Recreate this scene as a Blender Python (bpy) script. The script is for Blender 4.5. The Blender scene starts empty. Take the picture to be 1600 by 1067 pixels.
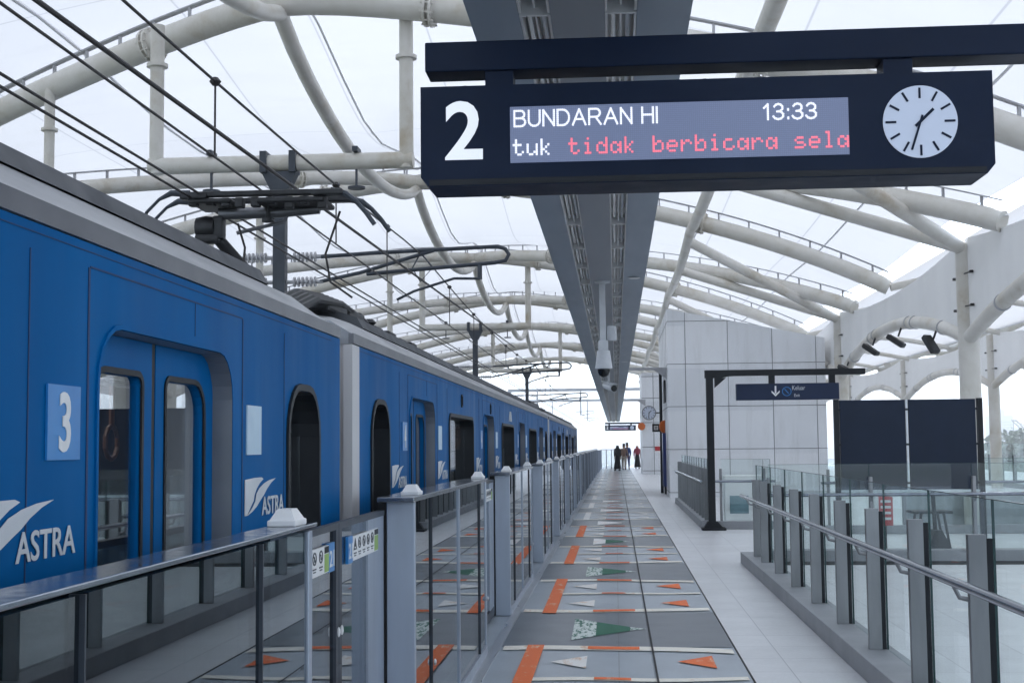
import bpy, bmesh, math, random
from mathutils import Vector, Matrix
random.seed(7)
R = math.radians
sc = bpy.context.scene
col = sc.collection

# ------------------------------------------------------------------ camera
cam_d = bpy.data.cameras.new('camera')
cam = bpy.data.objects.new('camera', cam_d)
col.objects.link(cam)
cam_d.sensor_width = 36.0
cam_d.lens = 47.25
cam_d.clip_start = 0.05
cam_d.clip_end = 6000
right = Vector((0.99701006, 0.07668923, -0.00947107))
down = Vector((-0.01535122, 0.07645253, -0.99695504))
fwd = Vector((-0.07573162, 0.9941196, 0.07740122))
cam.matrix_world = Matrix(((right.x, -down.x, -fwd.x, 0.0), (right.y, -down.y, -fwd.y, 0.0),
                           (right.z, -down.z, -fwd.z, 1.58), (0, 0, 0, 1)))
sc.camera = cam

# ------------------------------------------------------------------ sky, sun, exposure
SUN_EL, SUN_AZ = R(55), R(20)
world = bpy.data.worlds.new('World')
sc.world = world
world.use_nodes = True
wn = world.node_tree
bg = wn.nodes['Background']
sky = wn.nodes.new('ShaderNodeTexSky')
sky.sky_type = 'NISHITA'
sky.sun_disc = False
sky.sun_elevation = SUN_EL
sky.sun_rotation = SUN_AZ
sky.air_density = 1.0
sky.dust_density = 1.5
sky.ozone_density = 1.0
hs = wn.nodes.new('ShaderNodeHueSaturation')      # overcast: the sky's colour is mostly washed out
hs.inputs['Saturation'].default_value = 0.25
tn = wn.nodes.new('ShaderNodeMix')
tn.data_type = 'RGBA'
tn.blend_type = 'MULTIPLY'
tn.inputs[0].default_value = 1.0
tn.inputs[7].default_value = (0.88, 0.985, 1.12, 1)
wn.links.new(sky.outputs[0], hs.inputs['Color'])
wn.links.new(hs.outputs[0], tn.inputs[6])
wn.links.new(tn.outputs[2], bg.inputs[0])
bg.inputs[1].default_value = 0.15
sun_d = bpy.data.lights.new('sun', 'SUN')
sun_d.energy = 1.5
sun_d.angle = R(20)
sun_d.color = (1.0, 0.99, 0.98)
sun = bpy.data.objects.new('sun', sun_d)
col.objects.link(sun)
sd = Vector((math.sin(SUN_AZ) * math.cos(SUN_EL), math.cos(SUN_AZ) * math.cos(SUN_EL), math.sin(SUN_EL)))
sun.rotation_euler = sd.to_track_quat('Z', 'Y').to_euler()
sc.view_settings.view_transform = 'Standard'
sc.view_settings.look = 'None'
sc.view_settings.gamma = 1
sc.view_settings.exposure = 1.7
sc.cycles.use_denoising = True
sc.cycles.max_bounces = 14
sc.cycles.transparent_max_bounces = 40
sc.cycles.transmission_bounces = 8
sc.cycles.glossy_bounces = 6
sc.cycles.diffuse_bounces = 5
sc.cycles.sample_clamp_indirect = 8

# ------------------------------------------------------------------ materials
def nodes(name):
    m = bpy.data.materials.new(name)
    m.use_nodes = True
    nt = m.node_tree
    return m, nt, nt.nodes['Principled BSDF']

def ramp(nt, src, stops):
    r = nt.nodes.new('ShaderNodeValToRGB')
    els = r.color_ramp.elements
    while len(els) < len(stops):
        els.new(0.5)
    for e, (p, c) in zip(els, stops):
        e.position = p
        e.color = (*c, 1) if len(c) == 3 else c
    nt.links.new(src, r.inputs[0])
    return r.outputs[0]

def noise(nt, scale, detail=4, stretch=None, rough=0.55):
    tc = nt.nodes.new('ShaderNodeTexCoord')
    out = tc.outputs['Object']
    if stretch:
        mp = nt.nodes.new('ShaderNodeMapping')
        mp.inputs['Scale'].default_value = stretch
        nt.links.new(out, mp.inputs[0])
        out = mp.outputs[0]
    n = nt.nodes.new('ShaderNodeTexNoise')
    n.inputs['Scale'].default_value = scale
    n.inputs['Detail'].default_value = detail
    n.inputs['Roughness'].default_value = rough
    nt.links.new(out, n.inputs['Vector'])
    return n.outputs['Fac']

def surf(name, c1, c2=None, rough=0.5, metal=0.0, scale=3.0, stretch=None, rvar=0.0, bump=0.0, bscale=60.0, lo=0.35, hi=0.65, spec=0.5):
    m, nt, b = nodes(name)
    if c2 is None:
        c2 = tuple(x * 0.88 for x in c1)
    f = noise(nt, scale, 5, stretch)
    nt.links.new(ramp(nt, f, [(lo, c1), (hi, c2)]), b.inputs['Base Color'])
    b.inputs['Metallic'].default_value = metal
    b.inputs['Roughness'].default_value = rough
    b.inputs['Specular IOR Level'].default_value = spec
    if rvar:
        f2 = noise(nt, scale * 2.3, 4, stretch)
        mr = nt.nodes.new('ShaderNodeMapRange')
        mr.inputs[1].default_value = 0.3
        mr.inputs[2].default_value = 0.7
        mr.inputs[3].default_value = max(0.02, rough - rvar)
        mr.inputs[4].default_value = rough + rvar
        nt.links.new(f2, mr.inputs[0])
        nt.links.new(mr.outputs[0], b.inputs['Roughness'])
    if bump:
        f3 = noise(nt, bscale, 3)
        bp = nt.nodes.new('ShaderNodeBump')
        bp.inputs['Strength'].default_value = bump
        bp.inputs['Distance'].default_value = 0.01
        nt.links.new(f3, bp.inputs['Height'])
        nt.links.new(bp.outputs[0], b.inputs['Normal'])
    return m

def emit(name, c, s, base=(0.02, 0.02, 0.03), rough=0.3):
    m, nt, b = nodes(name)
    b.inputs['Base Color'].default_value = (*base, 1)
    b.inputs['Roughness'].default_value = rough
    b.inputs['Emission Color'].default_value = (*c, 1)
    b.inputs['Emission Strength'].default_value = s
    return m

def glass(name, tint, f0=0.04, power=5.0, gain=1.0, rough=0.0, smudge=0.0):
    m = bpy.data.materials.new(name)
    m.use_nodes = True
    nt = m.node_tree
    nt.nodes.clear()
    out = nt.nodes.new('ShaderNodeOutputMaterial')
    tr = nt.nodes.new('ShaderNodeBsdfTransparent')
    tr.inputs[0].default_value = (*tint, 1)
    gl = nt.nodes.new('ShaderNodeBsdfGlossy')
    gl.inputs['Roughness'].default_value = rough
    gl.inputs['Color'].default_value = (0.94, 0.97, 1.0, 1)
    ge = nt.nodes.new('ShaderNodeNewGeometry')
    dt = nt.nodes.new('ShaderNodeVectorMath')
    dt.operation = 'DOT_PRODUCT'
    nt.links.new(ge.outputs['Incoming'], dt.inputs[0])
    nt.links.new(ge.outputs['Normal'], dt.inputs[1])

    def mth(op, a, b=None):
        n = nt.nodes.new('ShaderNodeMath')
        n.operation = op
        for i, v in enumerate((a, b)):
            if v is None:
                continue
            if isinstance(v, (int, float)):
                n.inputs[i].default_value = v
            else:
                nt.links.new(v, n.inputs[i])
        return n.outputs[0]
    a = mth('ABSOLUTE', dt.outputs['Value'])
    x = mth('POWER', mth('SUBTRACT', 1.0, a), power)
    F = mth('MINIMUM', mth('ADD', mth('MULTIPLY', x, (1 - f0) * gain), f0), 0.95)
    mx = nt.nodes.new('ShaderNodeMixShader')
    nt.links.new(F, mx.inputs[0])
    nt.links.new(tr.outputs[0], mx.inputs[1])
    nt.links.new(gl.outputs[0], mx.inputs[2])
    last = mx.outputs[0]
    if smudge:
        df = nt.nodes.new('ShaderNodeBsdfDiffuse')
        df.inputs[0].default_value = (0.6, 0.62, 0.65, 1)
        f = noise(nt, 2.2, 5, (1, 1, 0.6))
        mr = nt.nodes.new('ShaderNodeMapRange')
        mr.inputs[1].default_value = 0.35
        mr.inputs[2].default_value = 0.75
        mr.inputs[3].default_value = smudge * 0.3
        mr.inputs[4].default_value = smudge
        nt.links.new(f, mr.inputs[0])
        m2 = nt.nodes.new('ShaderNodeMixShader')
        nt.links.new(mr.outputs[0], m2.inputs[0])
        nt.links.new(last, m2.inputs[1])
        nt.links.new(df.outputs[0], m2.inputs[2])
        last = m2.outputs[0]
    nt.links.new(last, out.inputs[0])
    return m

def membrane_mat(name):
    m = bpy.data.materials.new(name)
    m.use_nodes = True
    nt = m.node_tree
    nt.nodes.clear()
    out = nt.nodes.new('ShaderNodeOutputMaterial')
    f = noise(nt, 0.55, 6, (1, 0.35, 1))
    c = ramp(nt, f, [(0.3, (0.47, 0.47, 0.475)), (0.7, (0.45, 0.45, 0.457))])
    tc = nt.nodes.new('ShaderNodeTexCoord')
    br = nt.nodes.new('ShaderNodeTexBrick')
    br.offset = 0.0
    br.inputs['Scale'].default_value = 1.0
    br.inputs['Brick Width'].default_value = 1.9
    br.inputs['Row Height'].default_value = 7.0
    br.inputs['Mortar Size'].default_value = 0.022
    br.inputs['Mortar Smooth'].default_value = 0.6
    br.inputs['Color1'].default_value = (1, 1, 1, 1)
    br.inputs['Color2'].default_value = (0.975, 0.975, 0.98, 1)
    br.inputs['Mortar'].default_value = (0.74, 0.74, 0.76, 1)
    nt.links.new(tc.outputs['Object'], br.inputs['Vector'])
    mm = nt.nodes.new('ShaderNodeMix')
    mm.data_type = 'RGBA'
    mm.blend_type = 'MULTIPLY'
    mm.inputs[0].default_value = 1.0
    nt.links.new(c, mm.inputs[6])
    nt.links.new(br.outputs['Color'], mm.inputs[7])
    st = ramp(nt, noise(nt, 0.9, 9, (0.5, 2.2, 1), 0.7), [(0.5, (1, 1, 1)), (0.75, (0.955, 0.95, 0.94))])
    m3 = nt.nodes.new('ShaderNodeMix')
    m3.data_type = 'RGBA'
    m3.blend_type = 'MULTIPLY'
    m3.inputs[0].default_value = 1.0
    nt.links.new(mm.outputs[2], m3.inputs[6])
    nt.links.new(st, m3.inputs[7])
    c = m3.outputs[2]
    df = nt.nodes.new('ShaderNodeBsdfDiffuse')
    tl = nt.nodes.new('ShaderNodeBsdfTranslucent')
    nt.links.new(c, df.inputs[0])
    nt.links.new(c, tl.inputs[0])
    mx = nt.nodes.new('ShaderNodeMixShader')
    mx.inputs[0].default_value = 0.62
    nt.links.new(df.outputs[0], mx.inputs[1])
    nt.links.new(tl.outputs[0], mx.inputs[2])
    nt.links.new(mx.outputs[0], out.inputs[0])
    return m

def tile_mat(name, c1, c2, joint, w, h, rough, rvar, jw=0.006, offs=0.0, spec=0.5):
    m, nt, b = nodes(name)
    tc = nt.nodes.new('ShaderNodeTexCoord')
    br = nt.nodes.new('ShaderNodeTexBrick')
    br.offset = offs
    br.inputs['Color1'].default_value = (*c1, 1)
    br.inputs['Color2'].default_value = (*c2, 1)
    br.inputs['Mortar'].default_value = (*joint, 1)
    br.inputs['Scale'].default_value = 1.0
    br.inputs['Mortar Size'].default_value = jw
    br.inputs['Mortar Smooth'].default_value = 0.2
    br.inputs['Brick Width'].default_value = w
    br.inputs['Row Height'].default_value = h
    nt.links.new(tc.outputs['Object'], br.inputs['Vector'])
    f = noise(nt, 1.3, 8, None, 0.65)
    r1 = ramp(nt, f, [(0.3, (1, 1, 1)), (0.75, (0.88, 0.88, 0.88))])
    mx = nt.nodes.new('ShaderNodeMix')
    mx.data_type = 'RGBA'
    mx.blend_type = 'MULTIPLY'
    mx.inputs[0].default_value = 1.0
    nt.links.new(br.outputs['Color'], mx.inputs[6])
    nt.links.new(r1, mx.inputs[7])
    f4 = noise(nt, 34, 3)
    r4 = ramp(nt, f4, [(0.3, (1, 1, 1)), (0.75, (0.9, 0.9, 0.9))])
    mx2 = nt.nodes.new('ShaderNodeMix')
    mx2.data_type = 'RGBA'
    mx2.blend_type = 'MULTIPLY'
    mx2.inputs[0].default_value = 1.0
    nt.links.new(mx.outputs[2], mx2.inputs[6])
    nt.links.new(r4, mx2.inputs[7])
    nt.links.new(mx2.outputs[2], b.inputs['Base Color'])
    b.inputs['Specular IOR Level'].default_value = spec
    f2 = noise(nt, 2.6, 6)
    mr = nt.nodes.new('ShaderNodeMapRange')
    mr.inputs[1].default_value = 0.3
    mr.inputs[2].default_value = 0.7
    mr.inputs[3].default_value = rough - rvar
    mr.inputs[4].default_value = rough + rvar
    nt.links.new(f2, mr.inputs[0])
    nt.links.new(mr.outputs[0], b.inputs['Roughness'])
    return m

def worn(name, c, under, lo=0.5, hi=0.62, rough=0.35, scale=9, stretch=(1, 0.35, 1)):
    m, nt, b = nodes(name)
    f = noise(nt, scale, 7, stretch, 0.7)
    nt.links.new(ramp(nt, f, [(lo, c), (hi, under)]), b.inputs['Base Color'])
    b.inputs['Roughness'].default_value = rough
    return m

def steel_tube_mat(name):
    m, nt, b = nodes(name)
    f = noise(nt, 0.9, 8, (1, 1, 1), 0.7)
    base = ramp(nt, f, [(0.38, (0.66, 0.64, 0.60)), (0.55, (0.58, 0.555, 0.50)), (0.70, (0.44, 0.38, 0.29))])
    f2 = noise(nt, 7.0, 8, (1, 1, 0.4), 0.75)
    r2 = ramp(nt, f2, [(0.62, (1, 1, 1)), (0.76, (0.66, 0.55, 0.42))])
    mx = nt.nodes.new('ShaderNodeMix')
    mx.data_type = 'RGBA'
    mx.blend_type = 'MULTIPLY'
    mx.inputs[0].default_value = 0.8
    nt.links.new(base, mx.inputs[6])
    nt.links.new(r2, mx.inputs[7])
    nt.links.new(mx.outputs[2], b.inputs['Base Color'])
    b.inputs['Roughness'].default_value = 0.42
    return m

def led_mat(name, c, s):
    m, nt, b = nodes(name)
    tc = nt.nodes.new('ShaderNodeTexCoord')
    mp = nt.nodes.new('ShaderNodeMapping')
    mp.inputs['Rotation'].default_value = (R(90), 0, 0)
    nt.links.new(tc.outputs['Object'], mp.inputs[0])
    br = nt.nodes.new('ShaderNodeTexBrick')
    br.offset = 0
    br.inputs['Scale'].default_value = 1
    br.inputs['Brick Width'].default_value = 0.0085
    br.inputs['Row Height'].default_value = 0.0085
    br.inputs['Mortar Size'].default_value = 0.0012
    br.inputs['Color1'].default_value = (*c, 1)
    br.inputs['Color2'].default_value = (*(x * 0.93 for x in c), 1)
    br.inputs['Mortar'].default_value = (*(x * 0.62 for x in c), 1)
    nt.links.new(mp.outputs[0], br.inputs[0])
    nt.links.new(br.outputs[0], b.inputs['Emission Color'])
    b.inputs['Emission Strength'].default_value = s
    b.inputs['Base Color'].default_value = (0.05, 0.055, 0.07, 1)
    b.inputs['Roughness'].default_value = 0.5
    return m

M = {}
M['blue'] = surf('train_blue', (0.0006, 0.118, 0.34), (0.001, 0.098, 0.29), rough=0.42, scale=1.6, stretch=(1, 1.2, 0.22), rvar=0.08, bump=0.05, bscale=3, spec=0.03)
M['steel'] = surf('brushed_steel', (0.55, 0.57, 0.60), (0.46, 0.48, 0.51), rough=0.33, metal=0.85, scale=4, stretch=(1, 0.15, 1), rvar=0.08)
M['psd'] = surf('barrier_steel', (0.40, 0.45, 0.53), (0.35, 0.39, 0.46), rough=0.36, metal=0.45, scale=5, stretch=(1, 1, 0.15), rvar=0.06)
M['post'] = surf('rail_post_steel', (0.27, 0.275, 0.285), (0.205, 0.21, 0.22), rough=0.38, metal=0.4, scale=6, stretch=(1, 1, 0.2), rvar=0.08)
M['roof'] = surf('carriage_roof', (0.36, 0.37, 0.39), (0.24, 0.25, 0.27), rough=0.42, metal=0.6, scale=2.2, stretch=(2, 0.3, 2), rvar=0.1)
M['roofdark'] = surf('carriage_roof_top', (0.10, 0.105, 0.115), (0.065, 0.07, 0.08), rough=0.6, metal=0.2, scale=2, rvar=0.1)
M['gutter'] = surf('gutter', (0.20, 0.205, 0.22), (0.15, 0.155, 0.17), rough=0.4, metal=0.6, scale=3)
M['tube'] = steel_tube_mat('white_painted_steel')
M['member'] = surf('rail_grey', (0.42, 0.43, 0.45), (0.32, 0.32, 0.34), rough=0.5, scale=3)
M['membrane'] = membrane_mat('roof_fabric')
M['gusset'] = surf('white_gusset', (0.84, 0.84, 0.83), (0.78, 0.78, 0.775), rough=0.5, scale=1.2, stretch=(1, 1, 0.4))
M['navy'] = surf('sign_navy', (0.005, 0.013, 0.036), (0.004, 0.011, 0.031), rough=0.5, scale=2, rvar=0.06, spec=0.16)
M['navyblue'] = surf('sign_blue', (0.012, 0.024, 0.065), (0.010, 0.02, 0.055), rough=0.45, scale=2, spec=0.25)
M['black'] = surf('black_metal', (0.010, 0.012, 0.016), (0.016, 0.018, 0.022), rough=0.5, scale=8, spec=0.25)
M['grime'] = surf('sooty_metal', (0.03, 0.032, 0.036), (0.016, 0.016, 0.018), rough=0.5, metal=0.3, scale=12)
M['mast'] = surf('mast_grey', (0.05, 0.06, 0.078), (0.035, 0.043, 0.056), rough=0.5, metal=0.2, scale=5)
M['cable'] = surf('cable_copper_dark', (0.022, 0.02, 0.022), (0.03, 0.026, 0.026), rough=0.55, scale=20)
M['insul'] = surf('insulator_porcelain', (0.45, 0.45, 0.47), (0.32, 0.32, 0.34), rough=0.3, scale=9)
M['white'] = surf('white_vinyl', (0.80, 0.80, 0.80), (0.74, 0.74, 0.74), rough=0.4, scale=6)
M['decal'] = surf('silver_white_decal', (0.66, 0.68, 0.70), (0.58, 0.60, 0.63), rough=0.35, scale=6)
M['cyan'] = surf('cyan_vinyl', (0.02, 0.22, 0.55), (0.02, 0.19, 0.50), rough=0.3, scale=5)
M['green'] = surf('green_vinyl', (0.30, 0.48, 0.10), None, rough=0.4)
M['soffit'] = surf('slate_soffit', (0.27, 0.325, 0.385), (0.23, 0.28, 0.335), rough=0.42, scale=1.5, stretch=(2, 0.3, 1), rvar=0.05)
M['soffitmid'] = surf('slate_soffit_middle', (0.27, 0.29, 0.315), (0.23, 0.25, 0.275), rough=0.5, scale=1.5, stretch=(2, 0.3, 1))
M['reflector'] = surf('light_reflector', (0.78, 0.78, 0.77), (0.70, 0.70, 0.69), rough=0.3, metal=0.15, scale=4)
M['tubelight'] = surf('unlit_tube', (0.92, 0.92, 0.92), (0.88, 0.88, 0.87), rough=0.2, scale=4)
M['panel'] = tile_mat('clad_panel', (0.50, 0.51, 0.53), (0.47, 0.48, 0.50), (0.05, 0.05, 0.055), 1.3, 1.29, 0.42, 0.06)
M['light_tile'] = tile_mat('pale_granite', (0.80, 0.81, 0.825), (0.75, 0.76, 0.775), (0.46, 0.47, 0.49), 0.6, 0.6, 0.36, 0.07, 0.004, 0.0)
M['grey_tile'] = tile_mat('grey_granite', (0.42, 0.475, 0.53), (0.40, 0.455, 0.51), (0.24, 0.265, 0.29), 1.16, 1.52, 0.34, 0.02, 0.004, 0.0)
M['dark_tile'] = tile_mat('dark_granite', (0.13, 0.155, 0.185), (0.12, 0.145, 0.175), (0.08, 0.09, 0.10), 1.16, 1.1, 0.34, 0.02, 0.004, 0.0)
M['orange'] = worn('worn_orange_paint', (0.90, 0.17, 0.025), (0.85, 0.56, 0.38), 0.56, 0.66, rough=0.6)
M['cream'] = worn('worn_cream_paint', (0.92, 0.88, 0.78), (0.75, 0.42, 0.22), 0.58, 0.7, scale=5, rough=0.55)
M['palewhite'] = worn('worn_white_paint', (0.92, 0.90, 0.86), (0.80, 0.58, 0.42), 0.52, 0.66, scale=12, rough=0.55)
M['floorgreen'] = worn('worn_green_paint', (0.006, 0.13, 0.07), (0.02, 0.17, 0.10), 0.55, 0.75, rough=0.65)
M['greenmix'] = worn('scuffed_green_white', (0.72, 0.78, 0.74), (0.02, 0.16, 0.10), 0.5, 0.55, scale=26, stretch=(1, 0.3, 1), rough=0.6)
M['kerb'] = surf('grey_kerb_stone', (0.34, 0.35, 0.37), (0.28, 0.29, 0.31), rough=0.5, scale=3, bump=0.1)
M['capsteel'] = surf('polished_cap_steel', (0.26, 0.285, 0.33), (0.22, 0.245, 0.285), rough=0.16, metal=0.8, scale=6, rvar=0.06)
M['endgrey'] = surf('carriage_end_grey', (0.66, 0.65, 0.66), (0.56, 0.55, 0.56), rough=0.42, metal=0.15, scale=2, stretch=(1, 1, 0.2))
M['sticker'] = surf('pale_blue_sticker', (0.50, 0.66, 0.78), (0.44, 0.60, 0.73), rough=0.3, scale=9)
M['joint'] = surf('panel_joint_grey', (0.10, 0.105, 0.115), None, rough=0.7)
M['seamline'] = surf('fabric_seam', (0.80, 0.80, 0.82), None, rough=0.8)
M['hoodglass'] = surf('hood_window', (0.16, 0.27, 0.31), (0.12, 0.22, 0.26), rough=0.15, scale=2)
M['reveal'] = surf('door_reveal_grey', (0.24, 0.25, 0.27), (0.19, 0.20, 0.22), rough=0.4, metal=0.3, scale=3)
M['seam'] = surf('panel_seam_blue', (0.002, 0.03, 0.12), None, rough=0.6)
M['darkglass'] = glass('dark_rear_glass', (0.10, 0.12, 0.13), gain=0.4)
M['farglare'] = worn('glare_white_marking', (0.92, 0.91, 0.88), (0.80, 0.50, 0.34), 0.56, 0.72, scale=7, rough=0.5)  # far markings: floor glare painted in as white over orange
M['backlit'] = emit('backlit_white', (0.80, 0.84, 0.92), 0.16, base=(0.70, 0.72, 0.76))
M['dark'] = surf('dark_recess', (0.012, 0.012, 0.014), None, rough=0.7)
M['concrete'] = surf('track_concrete', (0.16, 0.155, 0.15), (0.10, 0.098, 0.095), rough=0.85, scale=2, bump=0.3, bscale=30)
M['rail'] = surf('rail_steel', (0.30, 0.27, 0.25), (0.18, 0.12, 0.09), rough=0.35, metal=0.8, scale=5)
M['glass'] = glass('dark_barrier_glass', (0.44, 0.51, 0.54), f0=0.05, power=4.2, gain=0.95)
M['railglass'] = glass('green_glass', (0.945, 0.975, 0.97), gain=0.22, smudge=0.008)
M['trainglass'] = glass('tinted_train_glass', (0.90, 0.925, 0.925), f0=0.10, power=3.6, gain=0.9)
M['glassedge'] = surf('glass_edge', (0.02, 0.06, 0.06), None, rough=0.15, scale=5)
M['interior'] = surf('carriage_lining', (0.30, 0.31, 0.31), (0.26, 0.27, 0.27), rough=0.5, scale=2)
M['carfloor'] = surf('carriage_floor', (0.09, 0.095, 0.10), None, rough=0.5)
M['seat'] = surf('carriage_seat', (0.03, 0.16, 0.19), (0.02, 0.12, 0.15), rough=0.6, scale=8)
M['handle'] = surf('strap_brown', (0.18, 0.07, 0.03), None, rough=0.5)
M['carlamp'] = emit('carriage_lamp', (0.9, 0.95, 1.0), 1.6)
M['screen'] = led_mat('led_panel', (0.115, 0.15, 0.27), 0.38)
M['ledwhite'] = led_mat('led_white', (0.75, 0.80, 0.95), 0.48)
M['ledred'] = led_mat('led_red', (0.80, 0.15, 0.22), 0.5)
M['face'] = emit('clock_face', (0.62, 0.68, 0.80), 0.05, base=(0.46, 0.52, 0.64))
M['cctv'] = surf('cctv_white', (0.55, 0.57, 0.60), (0.48, 0.5, 0.53), rough=0.4, scale=8)
M['smoke'] = surf('smoked_dome', (0.01, 0.01, 0.012), None, rough=0.08)
M['red'] = surf('red_sign', (0.50, 0.015, 0.02), (0.42, 0.014, 0.02), rough=0.4)
M['orangesign'] = surf('orange_disc', (0.62, 0.14, 0.02), None, rough=0.4)
M['totem'] = surf('blue_totem', (0.01, 0.03, 0.18), None, rough=0.35)
M['board'] = surf('black_board', (0.014, 0.022, 0.042), (0.017, 0.026, 0.05), rough=0.6, scale=3, spec=0.2)
M['ground'] = surf('city_ground', (0.20, 0.20, 0.19), (0.13, 0.15, 0.11), rough=0.9, scale=0.01)
M['facade'] = surf('haze_paled_facade', (0.72, 0.73, 0.75), (0.66, 0.67, 0.70), rough=0.7, scale=0.05)  # distant facade, with haze put into the colour as paleness
M['facade2'] = surf('blue_glass_facade', (0.34, 0.42, 0.52), (0.28, 0.36, 0.46), rough=0.3, scale=0.05)
M['winband'] = surf('window_band', (0.45, 0.49, 0.55), None, rough=0.35, scale=0.1)  # band colour paled toward the haze as well
M['leaf'] = surf('foliage', (0.045, 0.085, 0.035), (0.085, 0.125, 0.055), rough=0.7, scale=0.6)
M['bark'] = surf('bark', (0.10, 0.075, 0.05), None, rough=0.9)
M['crane'] = surf('crane_paint', (0.42, 0.40, 0.36), None, rough=0.6)
M['skin'] = surf('skin', (0.36, 0.19, 0.11), None, rough=0.5)
M['hair'] = surf('hair', (0.012, 0.01, 0.009), None, rough=0.5)
M['cloth_black'] = surf('black_cloth', (0.012, 0.012, 0.014), None, rough=0.85)
M['cloth_brown'] = surf('brown_cloth', (0.13, 0.08, 0.06), (0.2, 0.13, 0.1), rough=0.85, scale=14)
M['cloth_blue'] = surf('blue_cloth', (0.02, 0.05, 0.17), None, rough=0.85)
M['cloth_pink'] = surf('rose_cloth', (0.32, 0.05, 0.08), None, rough=0.85)
M['cloth_beige'] = surf('beige_cloth', (0.32, 0.28, 0.23), None, rough=0.85)

# ------------------------------------------------------------------ mesh helpers
ORG = {}

class MB:
    def __init__(s):
        s.v, s.f, s.m = [], [], []
        s.cur = 0

    def add(s, vs, fs):
        o = len(s.v)
        s.v += [tuple(v) for v in vs]
        s.f += [tuple(i + o for i in f) for f in fs]
        s.m += [s.cur] * len(fs)
        return s

    def box(s, x0, x1, y0, y1, z0, z1, ch=0.0):
        if x0 > x1: x0, x1 = x1, x0
        if y0 > y1: y0, y1 = y1, y0
        if z0 > z1: z0, z1 = z1, z0
        if ch <= 0:
            vs = [(x, y, z) for z in (z0, z1) for y in (y0, y1) for x in (x0, x1)]
            return s.add(vs, [(0, 2, 3, 1), (4, 5, 7, 6), (0, 1, 5, 4), (2, 6, 7, 3), (0, 4, 6, 2), (1, 3, 7, 5)])
        bm = bmesh.new()
        bmesh.ops.create_cube(bm, size=1)
        for v in bm.verts:
            v.co = Vector(((x0 + x1) / 2 + v.co.x * (x1 - x0), (y0 + y1) / 2 + v.co.y * (y1 - y0), (z0 + z1) / 2 + v.co.z * (z1 - z0)))
        bmesh.ops.bevel(bm, geom=list(bm.edges), offset=min(ch, 0.45 * min(x1 - x0, y1 - y0, z1 - z0)), segments=2, affect='EDGES', profile=0.5)
        return s.bm(bm)

    def bm(s, bm):
        bm.verts.index_update()
        s.add([v.co[:] for v in bm.verts], [[v.index for v in f.verts] for f in bm.faces])
        bm.free()
        return s

    def obox(s, p, q, w, h, up=(0, 0, 1)):
        """oriented bar from p to q, width w, height h"""
        p, q = Vector(p), Vector(q)
        d = (q - p).normalized()
        side = d.cross(Vector(up))
        if side.length < 1e-5:
            side = Vector((1, 0, 0))
        side.normalize()
        u = side.cross(d)
        vs = []
        for c in (p, q):
            for a, b in ((-1, -1), (1, -1), (1, 1), (-1, 1)):
                vs.append(c + side * a * w / 2 + u * b * h / 2)
        return s.add(vs, [(3, 2, 1, 0), (4, 5, 6, 7), (0, 1, 5, 4), (1, 2, 6, 5), (2, 3, 7, 6), (3, 0, 4, 7)])

    def tube(s, pts, r, n=10, caps=True):
        pts = [Vector(p) for p in pts]
        rs = r if isinstance(r, (list, tuple)) else [r] * len(pts)
        ref = None
        rings = []
        vs = []
        for i, p in enumerate(pts):
            if i == 0: d = pts[1] - p
            elif i == len(pts) - 1: d = p - pts[i - 1]
            else: d = (pts[i + 1] - p).normalized() + (p - pts[i - 1]).normalized()
            d.normalize()
            if ref is None:
                ref = Vector((0, 0, 1)) if abs(d.z) < 0.9 else Vector((1, 0, 0))
            a = d.cross(ref)
            if a.length < 1e-4:
                ref = Vector((0, 1, 0)); a = d.cross(ref)
            a.normalize()
            b = a.cross(d).normalized()
            ref = b
            vs += [p + (a * math.cos(2 * math.pi * k / n) + b * math.sin(2 * math.pi * k / n)) * rs[i] for k in range(n)]
        fs = []
        for i in range(len(pts) - 1):
            for k in range(n):
                k2 = (k + 1) % n
                fs.append((i * n + k, i * n + k2, (i + 1) * n + k2, (i + 1) * n + k))
        if caps:
            fs.append(tuple(range(n - 1, -1, -1)))
            fs.append(tuple((len(pts) - 1) * n + k for k in range(n)))
        return s.add(vs, fs)

    def disc(s, c, axis, r, t, n=20):
        c, a = Vector(c), Vector(axis).normalized()
        return s.tube([c - a * t / 2, c + a * t / 2], r, n)

    def prism(s, poly, fn, t0, t1):
        """closed polygon (u,v) extruded from w=t0 to w=t1, mapped by fn(u,v,w)"""
        n = len(poly)
        vs = [fn(u, v, t0) for u, v in poly] + [fn(u, v, t1) for u, v in poly]
        fs = [tuple(range(n - 1, -1, -1)), tuple(range(n, 2 * n))]
        fs += [(i, (i + 1) % n, n + (i + 1) % n, n + i) for i in range(n)]
        return s.add(vs, fs)

    def lathe(s, prof, c, n=16, axis='Z'):
        c = Vector(c)
        vs, fs = [], []
        for r, h in prof:
            for k in range(n):
                a = 2 * math.pi * k / n
                p = (r * math.cos(a), r * math.sin(a), h)
                if axis == 'Y': p = (p[0], h, p[1])
                if axis == 'X': p = (h, p[0], p[1])
                vs.append(c + Vector(p))
        for i in range(len(prof) - 1):
            for k in range(n):
                k2 = (k + 1) % n
                fs.append((i * n + k, i * n + k2, (i + 1) * n + k2, (i + 1) * n + k))
        fs.append(tuple(range(n - 1, -1, -1)))
        fs.append(tuple((len(prof) - 1) * n + k for k in range(n)))
        return s.add(vs, fs)

    def mesh(s, me, fn):
        """append a mesh datablock (u,v,w) mapped by fn"""
        s.add([fn(*v.co) for v in me.vertices], [tuple(p.vertices) for p in me.polygons])
        return s

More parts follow.
